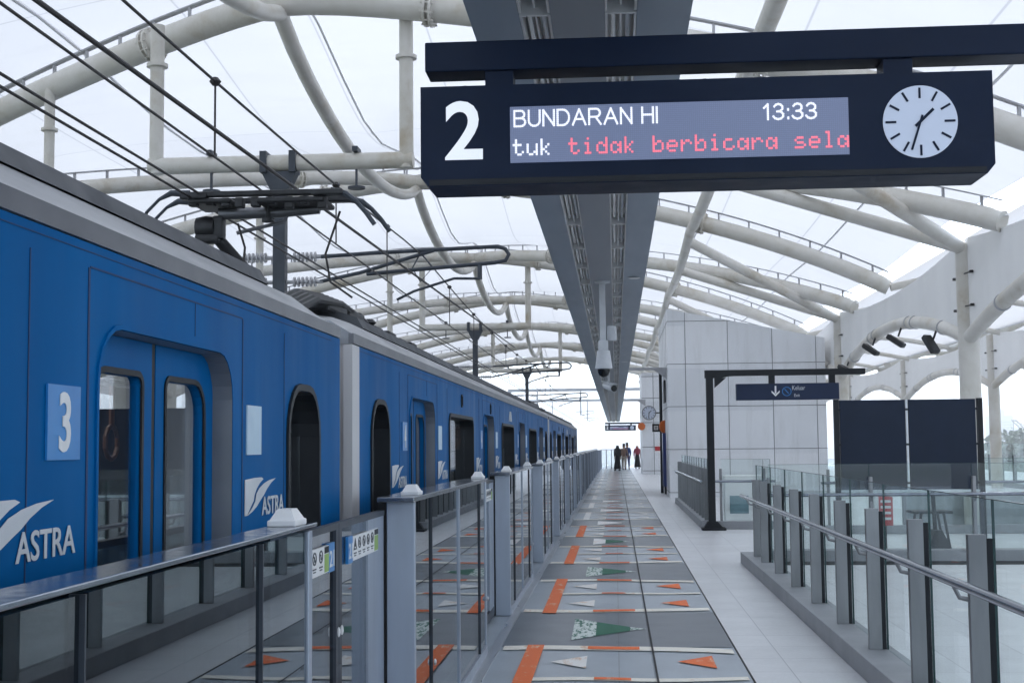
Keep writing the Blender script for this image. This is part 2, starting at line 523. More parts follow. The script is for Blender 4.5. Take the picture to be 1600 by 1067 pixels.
    def build(s, name, mat, parent=None, smooth=False, org=None):
        o3 = Vector(org) if org is not None else (ORG[parent.name] if parent else Vector((0, 0, 0)))
        me = bpy.data.meshes.new(name)
        me.from_pydata([(v[0] - o3.x, v[1] - o3.y, v[2] - o3.z) for v in s.v], [], s.f)
        for mt in (mat if isinstance(mat, list) else [mat]):
            me.materials.append(mt)
        if any(s.m):
            me.polygons.foreach_set('material_index', s.m)
        bm = bmesh.new()
        bm.from_mesh(me)
        bmesh.ops.recalc_face_normals(bm, faces=bm.faces)
        bm.to_mesh(me)
        bm.free()
        if smooth:
            me.polygons.foreach_set('use_smooth', [True] * len(me.polygons))
            me.set_sharp_from_angle(angle=R(40))
        me.update()
        o = bpy.data.objects.new(name, me)
        col.objects.link(o)
        if parent:
            o.parent = parent
        else:
            o.location = o3
        ORG[o.name] = o3
        return o

def tag(o, label=None, cat=None, group=None, kind=None):
    if label: o['label'] = label
    if cat: o['category'] = cat
    if group: o['group'] = group
    if kind: o['kind'] = kind
    return o

def thing(name, label, cat, loc=(0, 0, 0), group=None):
    o = bpy.data.objects.new(name, None)
    o.empty_display_size = 0.2
    col.objects.link(o)
    o.location = loc
    ORG[o.name] = Vector(loc)
    return tag(o, label, cat, group)

def struct(name, mb, mat, label=None):
    o = mb.build(name, mat)
    o['kind'] = 'structure'
    if label: o['label'] = label
    return o

def dup(o, delta, label=None, parent=None):
    c = o.copy()
    col.objects.link(c)
    if parent is None:
        c.location = o.location + Vector(delta)
        if label: c['label'] = label
    else:
        c.parent = parent
    for ch in o.children:
        dup(ch, delta, None, c)
    return c

def curve_mesh(loops, thick):
    cu = bpy.data.curves.new('tmp', 'CURVE')
    cu.dimensions = '2D'
    cu.fill_mode = 'BOTH'
    cu.extrude = thick / 2
    for lp in loops:
        sp = cu.splines.new('POLY')
        sp.points.add(len(lp) - 1)
        for p, (u, v) in zip(sp.points, lp):
            p.co = (u, v, 0, 1)
        sp.use_cyclic_u = True
    ob = bpy.data.objects.new('tmp', cu)
    col.objects.link(ob)
    dg = bpy.context.evaluated_depsgraph_get()
    me = bpy.data.meshes.new_from_object(ob.evaluated_get(dg))
    bpy.data.objects.remove(ob)
    bpy.data.curves.remove(cu)
    return me

def text_mesh(txt, size=1.0, thick=0.002, bold=0.0, sx=1.0, align='LEFT', spacing=1.0):
    cu = bpy.data.curves.new('tmp', 'FONT')
    cu.body = txt
    cu.size = size
    cu.extrude = thick / 2
    cu.offset = bold
    cu.align_x = align
    cu.space_character = spacing
    cu.resolution_u = 4
    ob = bpy.data.objects.new('tmp', cu)
    col.objects.link(ob)
    dg = bpy.context.evaluated_depsgraph_get()
    me = bpy.data.meshes.new_from_object(ob.evaluated_get(dg))
    bpy.data.objects.remove(ob)
    bpy.data.curves.remove(cu)
    for v in me.vertices:
        v.co.x *= sx
    return me

def fit_text(txt, u0, u1, v0, v1, thick=0.002, bold=0.0, spacing=1.0):
    """text mesh scaled so that its ink fills the given rectangle"""
    me = text_mesh(txt, 1.0, thick, bold, spacing=spacing)
    xs = [v.co.x for v in me.vertices]
    ys = [v.co.y for v in me.vertices]
    a, b, c, d = min(xs), max(xs), min(ys), max(ys)
    for v in me.vertices:
        v.co.x = u0 + (v.co.x - a) / (b - a) * (u1 - u0)
        v.co.y = v0 + (v.co.y - c) / (d - c) * (v1 - v0)
    return me

def rrect(u0, u1, v0, v1, r, n=5):
    rs = r if isinstance(r, (list, tuple)) else [r] * 4   # bl, br, tr, tl
    pts = []
    for (cx, cy, a0, rr) in ((u0 + rs[0], v0 + rs[0], 180, rs[0]), (u1 - rs[1], v0 + rs[1], 270, rs[1]),
                             (u1 - rs[2], v1 - rs[2], 0, rs[2]), (u0 + rs[3], v1 - rs[3], 90, rs[3])):
        if rr <= 0:
            pts.append((cx, cy)); continue
        for k in range(n + 1):
            a = R(a0 + 90 * k / n)
            pts.append((cx + rr * math.cos(a), cy + rr * math.sin(a)))
    return pts

# mapping of (u, v, w): faces looking towards the camera (-Y) and towards the platform (+X)
def faceY(y):
    return lambda u, v, w: (u, y - w, v)
def faceX(x):
    return lambda u, v, w: (x + w, u, v)

# ------------------------------------------------------------------ ground, tracks, platform
PY0, PY1 = -12.0, 104.0
struct('city_ground', MB().add([(-3000, -3000, -9), (3000, -3000, -9), (3000, 3000, -9), (-3000, 3000, -9)], [(0, 1, 2, 3)]), M['ground'])
struct('track_bed', MB().box(-9.6, -1.32, PY0, 160, -2.0, -1.25), M['concrete'])
for xc in (-2.83, -7.0):
    for dx in (-0.535, 0.535):
        tag(MB().box(xc + dx - 0.035, xc + dx + 0.035, PY0, 160, -1.25, -1.12).build('running_rail', M['rail']), kind='structure')
struct('platform_slab', MB().box(-1.30, 20.7, PY0, PY1, -1.4, -0.012), M['concrete'])
struct('platform_floor', MB().add([(0.9, PY0, 0), (20.7, PY0, 0), (20.7, PY1, 0), (0.9, PY1, 0)], [(0, 1, 2, 3)]), M['light_tile'])
struct('platform_edge_strip', MB().add([(-1.29, PY0, 0), (0.9, PY0, 0), (0.9, PY1, 0), (-1.29, PY1, 0)], [(0, 1, 2, 3)]), M['grey_tile'])
struct('edge_joint', MB().box(0.893, 0.905, PY0, PY1, -0.004, 0.004), M['dark'])
struct('threshold_strip', MB().box(-1.0, -0.925, PY0, 80, -0.004, 0.006), M['steel'])

# floor markings (thin vinyl and paint on the dark strip); period of one door bay
PER = 5.27
dk, lw, lo_, tri_o, tri_c, gr, gm, ob_, jt, fp = (MB() for _ in range(10))
def sheet(mb, pts, z):
    mb.add([(x, y, z) for x, y in pts], [tuple(range(len(pts)))])
def wavy(mb, y, w, z, x0, x1, bend=0.0):
    xs = [x0 + (x1 - x0) * k / 10 for k in range(11)]
    f = lambda x: y + bend * max(0, x - 0.2) + 0.03 * math.sin(x * 5 + y)
    sheet(mb, [(x, f(x) - w / 2) for x in xs] + [(x, f(x) + w / 2) for x in reversed(xs)], z)
for k in range(-2, 18):
    d = k * PER
    y0, y1 = 10.72 + d, 12.92 + d            # dark band
    sheet(dk, [(-0.92, y0), (0.888, y0), (0.888, y1), (-0.92, y1)], 0.004)
    y2 = y1 + 3.05                            # lighter grey zone up to the next band
    for yy, bend, w in ((y0 - 0.08, -0.28, 0.21), (y1 + 0.08, 0.25, 0.21), (y1 + 1.58, 0.05, 0.13)):
        if yy > 80: continue
        wavy(lw, yy, w, 0.008, -0.6 if w < 0.15 else -0.9, 0.87, bend)
        wavy(lo_, yy, w * 0.7, 0.012, -0.17 if w < 0.15 else -0.24, 0.08 if w < 0.15 else 0.16, bend)
    sheet(ob_ if k < 3 else fp, [(-0.715, y1 - 0.12), (-0.585, y1 - 0.12), (-0.585, y2 + 0.08), (-0.715, y2 + 0.08)], 0.012)  # farther markings go white, with the floor glare put into their colour
    for ty in (13.62 + d, 15.24 + d):
        sheet(tri_c, [(-0.50, ty), (-0.235, ty - 0.28), (-0.235, ty + 0.28)], 0.008)
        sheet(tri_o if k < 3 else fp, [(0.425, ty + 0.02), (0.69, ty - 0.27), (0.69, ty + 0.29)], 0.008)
    yg = 11.74 + d
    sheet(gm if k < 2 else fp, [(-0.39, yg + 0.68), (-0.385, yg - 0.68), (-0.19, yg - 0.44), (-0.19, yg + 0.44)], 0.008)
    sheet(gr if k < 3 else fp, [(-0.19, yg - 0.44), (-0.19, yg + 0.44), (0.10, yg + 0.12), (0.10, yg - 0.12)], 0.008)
    sheet(gm, [(0.10, yg + 0.10), (0.10, yg - 0.10), (0.24, yg)], 0.008)
sheet(jt, [(0.246, PY0), (0.260, PY0), (0.285, 80), (0.268, 80)], 0.016)
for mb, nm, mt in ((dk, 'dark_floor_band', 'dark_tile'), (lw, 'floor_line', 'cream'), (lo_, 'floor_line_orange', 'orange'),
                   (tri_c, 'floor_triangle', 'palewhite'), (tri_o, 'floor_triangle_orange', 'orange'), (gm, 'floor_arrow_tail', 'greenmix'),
                   (gr, 'floor_arrow', 'floorgreen'), (ob_, 'floor_bar', 'orange'), (fp, 'far_glare_marking', 'farglare'), (jt, 'floor_drain_joint', 'dark')):
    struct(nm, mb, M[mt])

# ------------------------------------------------------------------ station canopy
XC, HALF, Z0 = -4.9, 11.4, 8.28
NODE0, BAY = 19.5, 14.0
NODES = [NODE0 + BAY * k for k in range(-2, 7)]
def prof(s):
    s = abs(s)
    s2 = math.sqrt(s * s + 0.01) - 0.1
    return Z0 - 1.98 * s2 - 1.25 * s ** 3
def membrane_z(x, y):
    s = (x - XC) / HALF
    ph = math.sin(math.pi * (y - NODE0) / BAY) ** 2
    return prof(s) + 0.47 - 0.85 * ph * max(0.0, 1 - 1.7 * abs(s)) + 0.12 * ph * abs(s)

def canopy(mirror):
    fx = (lambda x: 19.4 - x) if mirror else (lambda x: x)
    P = lambda x, y, z: (fx(x), y, z)
    root = thing('station_canopy',
                 'white fabric canopy arching over the far platform, half hidden behind the columns' if mirror else
                 'white fabric canopy on curved steel tubes arching over the blue train', 'canopy', P(XC, 19.5, 0))
    m = MB()
    xs = [XC - HALF + 2 * HALF * i / 40 for i in range(41)]
    ys = [NODES[0] + 1.0 * j for j in range(int(NODES[-1] - NODES[0]) + 1)]
    vs = [P(x, y, membrane_z(x, y)) for y in ys for x in xs]
    fs = [(j * 41 + i, j * 41 + i + 1, (j + 1) * 41 + i + 1, (j + 1) * 41 + i) for j in range(len(ys) - 1) for i in range(40)]
    m.add(vs, fs)
    mem = m.build('membrane', M['membrane'], root, smooth=True)
    for xx in (-8.7, -4.8, 2.3, 5.1):
        MB().tube([P(xx, y, membrane_z(xx, y) - 0.03) for y in ys[::2]], 0.022, 6).build('membrane_seam', M['seamline'], mem, smooth=True)

    def arch(end_l, end_r, yc, r=0.19, flanges=True):
        def pt(s, dz=0.0):
            x = XC + HALF * s
            y = yc + ((end_r - yc) * s if s >= 0 else (end_l - yc) * -s)
            return Vector(P(x, y, prof(s) + dz))
        return pt
    def make(pt, s0, s1, r, flanges=()):
        n = max(6, int(26 * abs(s1 - s0)))
        ss = [s0 + (s1 - s0) * i / n for i in range(n + 1)]
        a = MB().tube([pt(s) for s in ss], r, 14).build('roof_arch', M['tube'], root, smooth=True)
        rl = MB()
        pts = [pt(s, r + 0.17) for s in ss]
        for p, q in zip(pts, pts[1:]):
            rl.obox(p, q, 0.11, 0.025)
        L = sum((q - p).length for p, q in zip(pts, pts[1:]))
        k = int(L / 0.75)
        for i in range(k + 1):
            s = s0 + (s1 - s0) * (i + 0.5) / (k + 1)
            rl.obox(pt(s, r * 0.6), pt(s, r + 0.16), 0.035, 0.08, (0, 1, 0))
        rl.build('membrane_rail', M['member'], a)
        for s in flanges:
            d = (pt(s + 0.01) - pt(s - 0.01)).normalized()
            fl = MB()
            for o in (-0.045, 0.045):
                fl.disc(pt(s) + d * o, d, r + 0.075, 0.035, 22)
            u = d.cross(Vector((0, 0, 1))).normalized()
            w = u.cross(d)
            for b in range(12):
                an = b * math.pi / 6
                c = pt(s) + (u * math.cos(an) + w * math.sin(an)) * (r + 0.045)
                fl.tube([c - d * 0.10, c + d * 0.10], 0.016, 6)
            fl.build('flange', M['tube'], a)
        return a
    for k, yn in enumerate(NODES):
        if yn < 0: continue
        left_end = yn + 5 if abs(yn - 19.5) < 1 else yn
        make(arch(left_end, yn - 1.3, yn), -1, 1, 0.21 if yn < 25 else 0.19, (-0.21, 0.2, 0.62) if not mirror else (0.2,))
        if yn > 20:
            bp = arch(yn - 10.7, yn - 10.7, yn)
            make(bp, 0.0, 1.0, 0.19, (0.25,))
            if not mirror:
                make(bp, 0.0, -1.0, 0.17, (-0.22,))
        # ridge tube, sagging between the arches
        if k + 1 < len(NODES):
            pts = []
            for i in range(17):
                t = i / 16
                pts.append(P(XC - 0.05, yn + BAY * t, Z0 - 0.12 - 0.95 * (1 - (2 * t - 1) ** 2) ** 0.85 - 0.05))
            MB().tube(pts, 0.125, 12).build('ridge_tube', M['tube'], root, smooth=True)
            pts = []
            for i in range(13):
                t = i / 12
                pts.append(P(1.94, yn + BAY * t, 6.88 - 0.22 * (1 - (2 * t - 1) ** 2)))
            MB().tube(pts, 0.125, 12).build('purlin_tube', M['tube'], root, smooth=True)
        yc = yn + 5.7
        MB().tube([P(6.45, yc, 5.15), P(1.94, yc + 0.6, 6.72)], 0.13, 12).build('brace_tube', M['tube'], root, smooth=True)
        MB().tube([P(6.45, yc, 5.12), P(1.94, yn + 1.4, 6.85)], 0.13, 12).build('brace_tube', M['tube'], root, smooth=True)
        xv = 12.9 if mirror else 6.5
        if mirror:
            yc = yn + 13.5
        # valley column, gusset sheet and its arched edge tube
        MB().tube([(xv, yc, 0), (xv, yc, 5.2)], 0.19, 18).build('column', M['tube'], root, smooth=True)
        g = []
        n = 20
        ya, yb = yc + 0.21, yc + BAY - 0.21
        for i in range(n + 1):
            u = i / n
            g.append((ya + (yb - ya) * u, 5.3 - 0.31 * (1 - (2 * u - 1) ** 2)))
        for i in range(n, -1, -1):
            u = i / n
            g.append((ya + (yb - ya) * u, 3.62 + 0.78 * (1 - (2 * u - 1) ** 2)))
        gs = MB().mesh(curve_mesh([g], 0.05), faceX(xv)).build('gusset_panel', M['gusset'], root)
        pts = [(xv, ya - 0.05 + (yb - ya + 0.1) * i / 20, 3.50 + 0.78 * (1 - (2 * i / 20 - 1) ** 2)) for i in range(21)]
        MB().tube(pts, 0.135, 14).build('edge_tube', M['tube'], gs, smooth=True)
        for u in (0.12, 0.3, 0.34, 0.62, 0.66, 0.85):
            c = Vector((xv, ya + (yb - ya) * u, 3.50 + 0.78 * (1 - (2 * u - 1) ** 2)))
            d = Vector((0, 1, 0.78 * 4 * (1 - 2 * u) / (yb - ya)))
            MB().disc(c, d, 0.15, 0.05, 18).build('clamp_ring', M['member'], gs)
        for yy, sg in ((ya, 1), (yb, -1)):
            for zz in (4.05, 4.65):
                bl = MB()
                bl.tube([(xv - 0.08, yy - sg * 0.12, zz), (xv - 0.08, yy + sg * 0.38, zz - 0.02)], 0.013, 6)
                bl.box(xv - 0.10, xv - 0.04, yy + sg * 0.34, yy + sg * 0.42, zz - 0.04, zz + 0.005)
                bl.build('tie_bolt', M['grime'], gs)
    return root
canopy(False)
mid = thing('central_roof', 'smooth white fabric roof over the middle of the platform, behind the arched gussets', 'roof', (9.7, 40, 0))
m = MB()
xs_ = [6.5 + 6.4 * i / 12 for i in range(13)]
ys_ = [-8.0 + 2.0 * j for j in range(56)]
m.add([(x, y, 5.32 + 0.45 * math.sin(math.pi * (x - 6.5) / 6.4)) for y in ys_ for x in xs_],
      [(j * 13 + i, j * 13 + i + 1, (j + 1) * 13 + i + 1, (j + 1) * 13 + i) for j in range(len(ys_) - 1) for i in range(12)])
m.build('membrane', M['membrane'], mid, smooth=True)
for yr in range(-3, 104, 7):
    MB().tube([(x, yr, 5.20 + 0.45 * math.sin(math.pi * (x - 6.5) / 6.4)) for x in xs_], 0.09, 10).build('rib_tube', M['tube'], mid, smooth=True)
canopy(True)

# ------------------------------------------------------------------ overhead line gantries hung from the canopy
def gantry(y, label):
    root = thing('catenary_gantry', label, 'overhead line gantry', (-4.9, y, 5.8), 'gantries over the tracks')
    for x in (-6.83, -3.03):
        s = (x - XC) / HALF
        top = prof(s) - 0.1
        yt = y + (0.8 if (x < -5 and y < 25) else 0.0) * 0
        d = MB().tube([(x, y, 5.70), (x, y, top)], 0.105, 14).build('drop_pipe', M['tube'], root, smooth=True)
        MB().disc((x, y, top - 0.62), (0, 0, 1), 0.16, 0.05, 18).build('flange', M['tube'], d)
    MB().tube([(-6.935, y, 5.82), (-2.925, y, 5.82)], 0.125, 14).build('cross_pipe', M['tube'], root, smooth=True)
    b = MB()
    for x in (-5.16, -4.72):
        b.box(x - 0.05, x + 0.05, y - 0.16, y + 0.16, 5.66, 5.98)
    b.prism([(-5.2, 5.68), (-4.66, 5.68), (-4.82, 5.36), (-5.04, 5.36)], lambda u, v, w: (u, y + w, v), -0.1, 0.1)
    b.build('mast_bracket', M['mast'], root)
    MB().box(-5.02, -4.84, y - 0.09, y + 0.09, 3.1, 5.37).build('mast', M['mast'], root)
    for sg in (1, -1):
        X = lambda dx: -4.93 + sg * dx
        a = MB()
        a.tube([(X(0.62), y, 4.40), (X(1.4), y, 4.44), (X(3.25), y, 4.50), (X(3.36), y, 4.46), (X(3.41), y, 4.38), (X(3.36), y, 4.29), (X(3.2), y, 4.26), (X(1.3), y, 4.13)], 0.03, 8)
        a.tube([(X(2.98), y, 4.24), (X(2.98), y, 4.02)], 0.035, 8)
        a.tube([(X(2.98), y, 4.03), (X(2.6), y, 4.04), (X(2.0), y, 3.86), (X(1.75), y, 3.74)], 0.02, 8)
        a.tube([(X(2.1), y, 4.42), (X(1.98), y, 4.2), (X(2.1), y, 4.0), (X(2.28), y, 4.2), (X(2.12), y, 4.42)], 0.012, 6)
        a.tube([(X(0.6), y, 4.03), (X(1.2), y, 4.15), (X(2.3), y, 4.46)], 0.028, 8)
        a.build('cantilever_arm', M['mast'], root, smooth=True)
        for zz, x0, x1 in ((4.40, 0.1, 0.62), (4.03, 0.1, 0.6)):
            ins = MB()
            ins.tube([(X(x0), y, zz), (X(x1 + 0.05), y, zz)], 0.028, 8)
            for q in range(6):
                ins.disc((X(x0 + 0.12 + q * 0.062), y, zz), (1, 0, 0), 0.075, 0.024, 14)
            ins.build('insulator', M['insul'], root, smooth=True)
        ln = MB()
        for dx in (0.42 * 1, 0.0):
            pass
        hx = X(1.15) if sg > 0 else X(1.05)
        ln.obox((hx, y, 6.0), (hx, y, 5.45), 0.03, 0.05, (0, 1, 0))
        ln.box(hx - 0.04, hx + 0.04, y - 0.15, y + 0.15, 5.95, 6.02)
        ln.disc((hx, y, 5.42), (0, 0, 1), 0.13, 0.03)
        ln.build('wire_hanger', M['mast'], root)
    return root
gantry(19.5, 'nearest overhead line gantry, with white drop pipes and dark mast above the pantograph')
gantry(47.5, 'second overhead line gantry, its mast standing above the middle of the train')
gantry(75.5, 'third overhead line gantry, small beyond the end of the train')
def open_gantry(y, label):
    root = thing('portal_gantry', label, 'overhead line gantry', (-4.9, y, -1.25), 'gantries over the tracks')
    for x in (-9.2, 2.8):
        MB().box(x - 0.12, x + 0.12, y - 0.12, y + 0.12, -1.25, 6.3).build('mast', M['member'], root)
    MB().box(-9.4, 3.0, y - 0.1, y + 0.1, 6.3, 6.55).build('cross_beam', M['member'], root)
    for x in (-6.8, -3.0):
        MB().tube([(x, y, 4.2), (x, y, 6.3)], 0.06, 8).build('drop_pipe', M['member'], root)
        MB().tube([(x - 0.4, y, 4.5), (x + 1.1, y, 4.55), (x + 1.2, y, 4.4), (x + 0.1, y, 4.2)], 0.03, 6).build('cantilever_arm', M['mast'], root)
open_gantry(118, 'pale portal gantry just past the far end of the canopy')
open_gantry(146, 'farthest portal gantry, faint in the white distance over the tracks')

# hanging pipes at the far left
for (x, y, z1, r, lab) in ((-9.28, 21.3, 3.0, 0.085, 'white pipe hanging from the nearest arch at the far left edge'),
                           (-10.3, 33.5, 3.4, 0.10, 'white pipe hanging behind the left tip of the pantograph'),
                           (-9.0, 33.5, 3.4, 0.10, 'white pipe hanging just left of the dark gantry mast'),
                           (-8.0, 47.5, 3.6, 0.10, 'thin white pipe hanging between mast and ridge, left of the second gantry')):
    s = (x - XC) / HALF
    t = thing('hanging_pipe', lab, 'pipe', (x, y, z1))
    MB().tube([(x, y, z1), (x, y, prof(s) - 0.05)], r, 12).build('pipe', M['tube'], t, smooth=True)
    MB().disc((x, y, prof(s) - 0.75), (0, 0, 1), r + 0.05, 0.045, 16).build('flange', M['tube'], t)

# ------------------------------------------------------------------ overhead wires
def wire(name, label, pts, r, droppers=None):
    t = thing(name, label, 'wire', pts[0])
    MB().tube(pts, r, 8).build('conductor', M['cable'], t, smooth=True)
    if droppers:
        for (a, b) in droppers:
            d = MB().tube([a, b], 0.008, 6)
            d.lathe([(0.02, -0.03), (0.045, 0), (0.02, 0.03)], a, 8)
            d.build('dropper', M['cable'], t)
YS = [-10 + 5 * i for i in range(34)]
def cat_z(y, z, sag):
    t = ((y - 19.5) / 28.0) % 1.0
    return z - sag * (1 - (2 * t - 1) ** 2)
wire('contact_wire', 'thin contact wire running just over the pantograph head', [(-2.83, y, 3.66) for y in YS], 0.009)
wire('messenger_wire', 'topmost overhead wire carrying the droppers above the train', [(-2.83, y, cat_z(y, 4.44, 0.25)) for y in range(-10, 160, 2)], 0.0105,
     [((-2.83, y, cat_z(y, 4.44, 0.25)), (-2.83, y, 3.67)) for y in (9.3, 13.5, 16.6, 23, 27, 31, 35, 39, 43, 51, 55, 59)])
wire('feeder_wire', 'thickest black overhead wire crossing the upper left', [(-2.83, y, 3.78 + 0.018 * max(0, y - 5)) for y in range(-10, 41, 3)], 0.0155)
wire('second_contact_wire', 'upper of the pair of wires at the far left edge', [(-3.3, y, 3.62) for y in YS], 0.010)
wire('third_contact_wire', 'lower of the pair of wires at the far left edge', [(-3.36, y, 3.585) for y in YS], 0.010)
wire('far_track_wire', 'overhead wire over the second track behind the train', [(-7.0, y, 4.44) for y in YS], 0.013)
wire('far_contact_wire', 'lower wire over the second track behind the train', [(-7.0, y, 3.66) for y in YS], 0.011)

# ------------------------------------------------------------------ train
CX0, CX1 = -1.38, -4.28
CL, PITCH = 20.55, 20.85
DOORS = (-7.65, -2.6, 2.6, 7.73)
WINS = [(-5.2, 1.86), (0.0, 1.86), (5.2, 1.86), (-9.42, 0.56), (9.48, 0.56)]
def swoosh():
    a = [(0, 0.97), (0.30, 1.0), (0.52, 1.0), (0.58, 0.95), (0.46, 0.84), (0.36, 0.70), (0.29, 0.52), (0.27, 0.38), (0.20, 0.26), (0.06, 0.0), (0.0, 0.0)]
    b = [(0.33, 0.36), (0.36, 0.55), (0.45, 0.70), (0.60, 0.82), (0.78, 0.90), (1.0, 0.94), (0.84, 0.82), (0.70, 0.66), (0.60, 0.50), (0.50, 0.38), (0.36, 0.20), (0.22, 0.08), (0.08, 0.0), (0.24, 0.20)]
    return a, b

def carriage(yc, number, label):
    root = thing('train_carriage', label, 'train carriage', (-2.83, yc, -1.12), 'carriages of the blue train')
    y0, y1 = yc - CL / 2, yc + CL / 2
    for side in (1, -1):
        x = CX0 if side > 0 else CX1
        wf = (lambda u, v, w: (x - 0.02 + w, u, v)) if side > 0 else (lambda u, v, w: (x + 0.02 + w, u, v))
        loops = [[(y0 + 0.2, -0.95), (y1, -0.95), (y1, 2.125), (y0 + 0.2, 2.125)]]
        for d in DOORS:
            loops.append(rrect(yc + d - 0.63, yc + d + 0.63, -0.02, 1.915, [0.02, 0.02, 0.16, 0.16]))
        for (w, ww) in WINS:
            rr = 0.09 if ww > 1 else 0.2
            loops.append(rrect(yc + w - ww / 2, yc + w + ww / 2, 0.78, 1.83, rr))
        MB().mesh(curve_mesh(loops, 0.04), wf).build('side_wall', M['blue'], root)
        sx = 1 if side > 0 else -1
        for d in DOORS:
            lp = rrect(yc + d - 0.63, yc + d + 0.63, -0.02, 1.915, [0.02, 0.02, 0.16, 0.16])
            lo = rrect(yc + d - 0.645, yc + d + 0.645, -0.035, 1.93, [0.02, 0.02, 0.18, 0.18])
            sr = MB().mesh(curve_mesh([lo, lp], 0.006), lambda u, v, w: (x + sx * 0.003 + w, u, v)).build('door_surround', M['blue'], root)
            n = len(lp)
            li = rrect(yc + d - 0.627, yc + d + 0.627, -0.017, 1.912, [0.02, 0.02, 0.157, 0.157])
            vs = [(x + sx * 0.004, u, v) for u, v in li] + [(x - sx * 0.14, u, v) for u, v in li]
            MB().add(vs, [(i, (i + 1) % n, n + (i + 1) % n, n + i) for i in range(n)]).build('door_reveal', M['reveal'], sr)
        for (w, ww) in WINS:
            rr = 0.09 if ww > 1 else 0.2
            lp = rrect(yc + w - ww / 2, yc + w + ww / 2, 0.78, 1.83, rr)
            lo = rrect(yc + w - ww / 2 - 0.03, yc + w + ww / 2 + 0.03, 0.75, 1.86, rr + 0.03)
            sl = MB().mesh(curve_mesh([lo, lp], 0.012), lambda u, v, w_: (x + sx * 0.006 + w_, u, v))
            n = len(lp)
            li = rrect(yc + w - ww / 2 + 0.003, yc + w + ww / 2 - 0.003, 0.783, 1.827, rr - 0.003)
            vs = [(x + sx * 0.004, u, v) for u, v in li] + [(x - sx * 0.12, u, v) for u, v in li]
            sl.add(vs, [(i, (i + 1) % n, n + (i + 1) % n, n + i) for i in range(n)])
            fr = sl.build('window', M['black'], root)
            MB().box(x - sx * 0.085, x - sx * 0.079, yc + w - ww / 2 + 0.004, yc + w + ww / 2 - 0.004, 0.784, 1.826).build('pane', M['trainglass'], fr)
        for d in DOORS:
            for sg in (-1, 1):
                a, b = sorted((yc + d + sg * 0.017, yc + d + sg * 0.624))
                wa, wb = (a + 0.13, b - 0.10) if sg > 0 else (a + 0.10, b - 0.13)
                wa, wb = sorted((yc + d + sg * 0.115, yc + d + sg * 0.51))
                rl = [0.03, 0.03, 0.1, 0.03] if sg > 0 else [0.03, 0.03, 0.03, 0.1]
                hole = rrect(wa, wb, 0.55, 1.80, rl)
                lf = MB().mesh(curve_mesh([[(a, -0.015), (b, -0.015), (b, 1.91), (a, 1.91)], hole], 0.035),
                               lambda u, v, w: (x - sx * 0.085 + w, u, v)).build('door_leaf', M['blue'], root)
                MB().box(x - sx * 0.088, x - sx * 0.082, wa, wb, 0.55, 1.80).build('door_window', M['trainglass'], lf)
                ring = rrect(wa - 0.018, wb + 0.018, 0.532, 1.818, [q + 0.018 for q in rl])
                MB().mesh(curve_mesh([ring, hole], 0.008), lambda u, v, w: (x - sx * 0.066 + w, u, v)).build('window_gasket', M['black'], lf)
            MB().box(x - sx * 0.070, x - sx * 0.10, yc + d - 0.0165, yc + d + 0.0165, -0.015, 1.91).build('door_seal', M['black'], root)
    # roof: gutter, shoulder and top
    pf = [(-1.375, 2.125), (-1.375, 2.175), (-1.40, 2.19), (-1.50, 2.285)]
    pt = [(-1.50, 2.285), (-1.535, 2.355), (-1.62, 2.385), (-2.2, 2.46), (-2.83, 2.49)]
    mir = lambda ps: [(-5.66 - a, b) for a, b in reversed(ps)]
    for sg in (1, -1):
        g = MB()
        xx = lambda v: v if sg > 0 else -5.66 - v
        g.box(xx(-1.372), xx(-1.40), y0 + 0.02, y1 - 0.02, 2.128, 2.182)
        g.build('gutter', M['gutter'], root)
    def shell(name, mat, ps, ya, yb, drop=0.0):
        mb = MB()
        n = len(ps)
        ring = [ya, ya + 0.5, yb - 0.5, yb] if drop else [ya, yb]
        vs = []
        for j, yy in enumerate(ring):
            dz = drop if j in (0, 3) and drop else 0
            vs += [(a, yy, b - dz * max(0, b - 2.2) / 0.3) for a, b in ps]
        fs = [(j * n + i, j * n + i + 1, (j + 1) * n + i + 1, (j + 1) * n + i) for j in range(len(ring) - 1) for i in range(n - 1)]
        fs += [tuple(range(n)), tuple((len(ring) - 1) * n + i for i in range(n))]
        return mb.add(vs, fs).build(name, mat, root, smooth=True)
    full = [(-1.39, 2.125), (-1.39, 2.185)] + pf[2:] + [(-1.6, 2.32), (-2.2, 2.40), (-2.83, 2.42)]
    shell('roof', M['roof'], full + mir(full)[1:], y0 + 0.03, y1 - 0.03, 0.12)
    top = [(-1.497, 2.29)] + pt[1:]
    tp = top + mir(top)[1:]
    shell('roof_deck', M['roofdark'], tp, y0 + 0.95, y1 - 0.95)
    # ends, floor, ceiling and lining
    for ye, sg in ((y0, 1), (y1, -1)):
        e = MB()
        outer = [(-1.385, -0.95), (-1.385, 2.12), (-1.6, 2.28), (-2.83, 2.36), (-4.06, 2.28), (-4.275, 2.12), (-4.275, -0.95)]
        door = [(-2.35, 0.0), (-2.35, 1.95), (-3.31, 1.95), (-3.31, 0.0)]
        e.mesh(curve_mesh([outer, door], 0.05), lambda u, v, w: (u, ye + sg * 0.07 + w, v))
        e.build('end_wall', M['endgrey'], root)
    for ye, sg in ((y0, 1),):
        for x, sx in ((CX0, 1), (CX1, -1)):
            c = MB().box(x - sx * 0.045, x + sx * 0.004, ye + sg * 0.005, ye + sg * 0.2, -0.95, 2.122)
            c.build('corner_post', M['endgrey'], root)
    MB().box(-2.2, -3.46, y1 - 0.02, y1 + 0.17, -0.1, 2.08).build('gangway', M['black'], root)
    MB().box(-2.2, -3.46, y0 + 0.02, y0 - 0.13, -0.1, 2.08).build('gangway', M['black'], root)
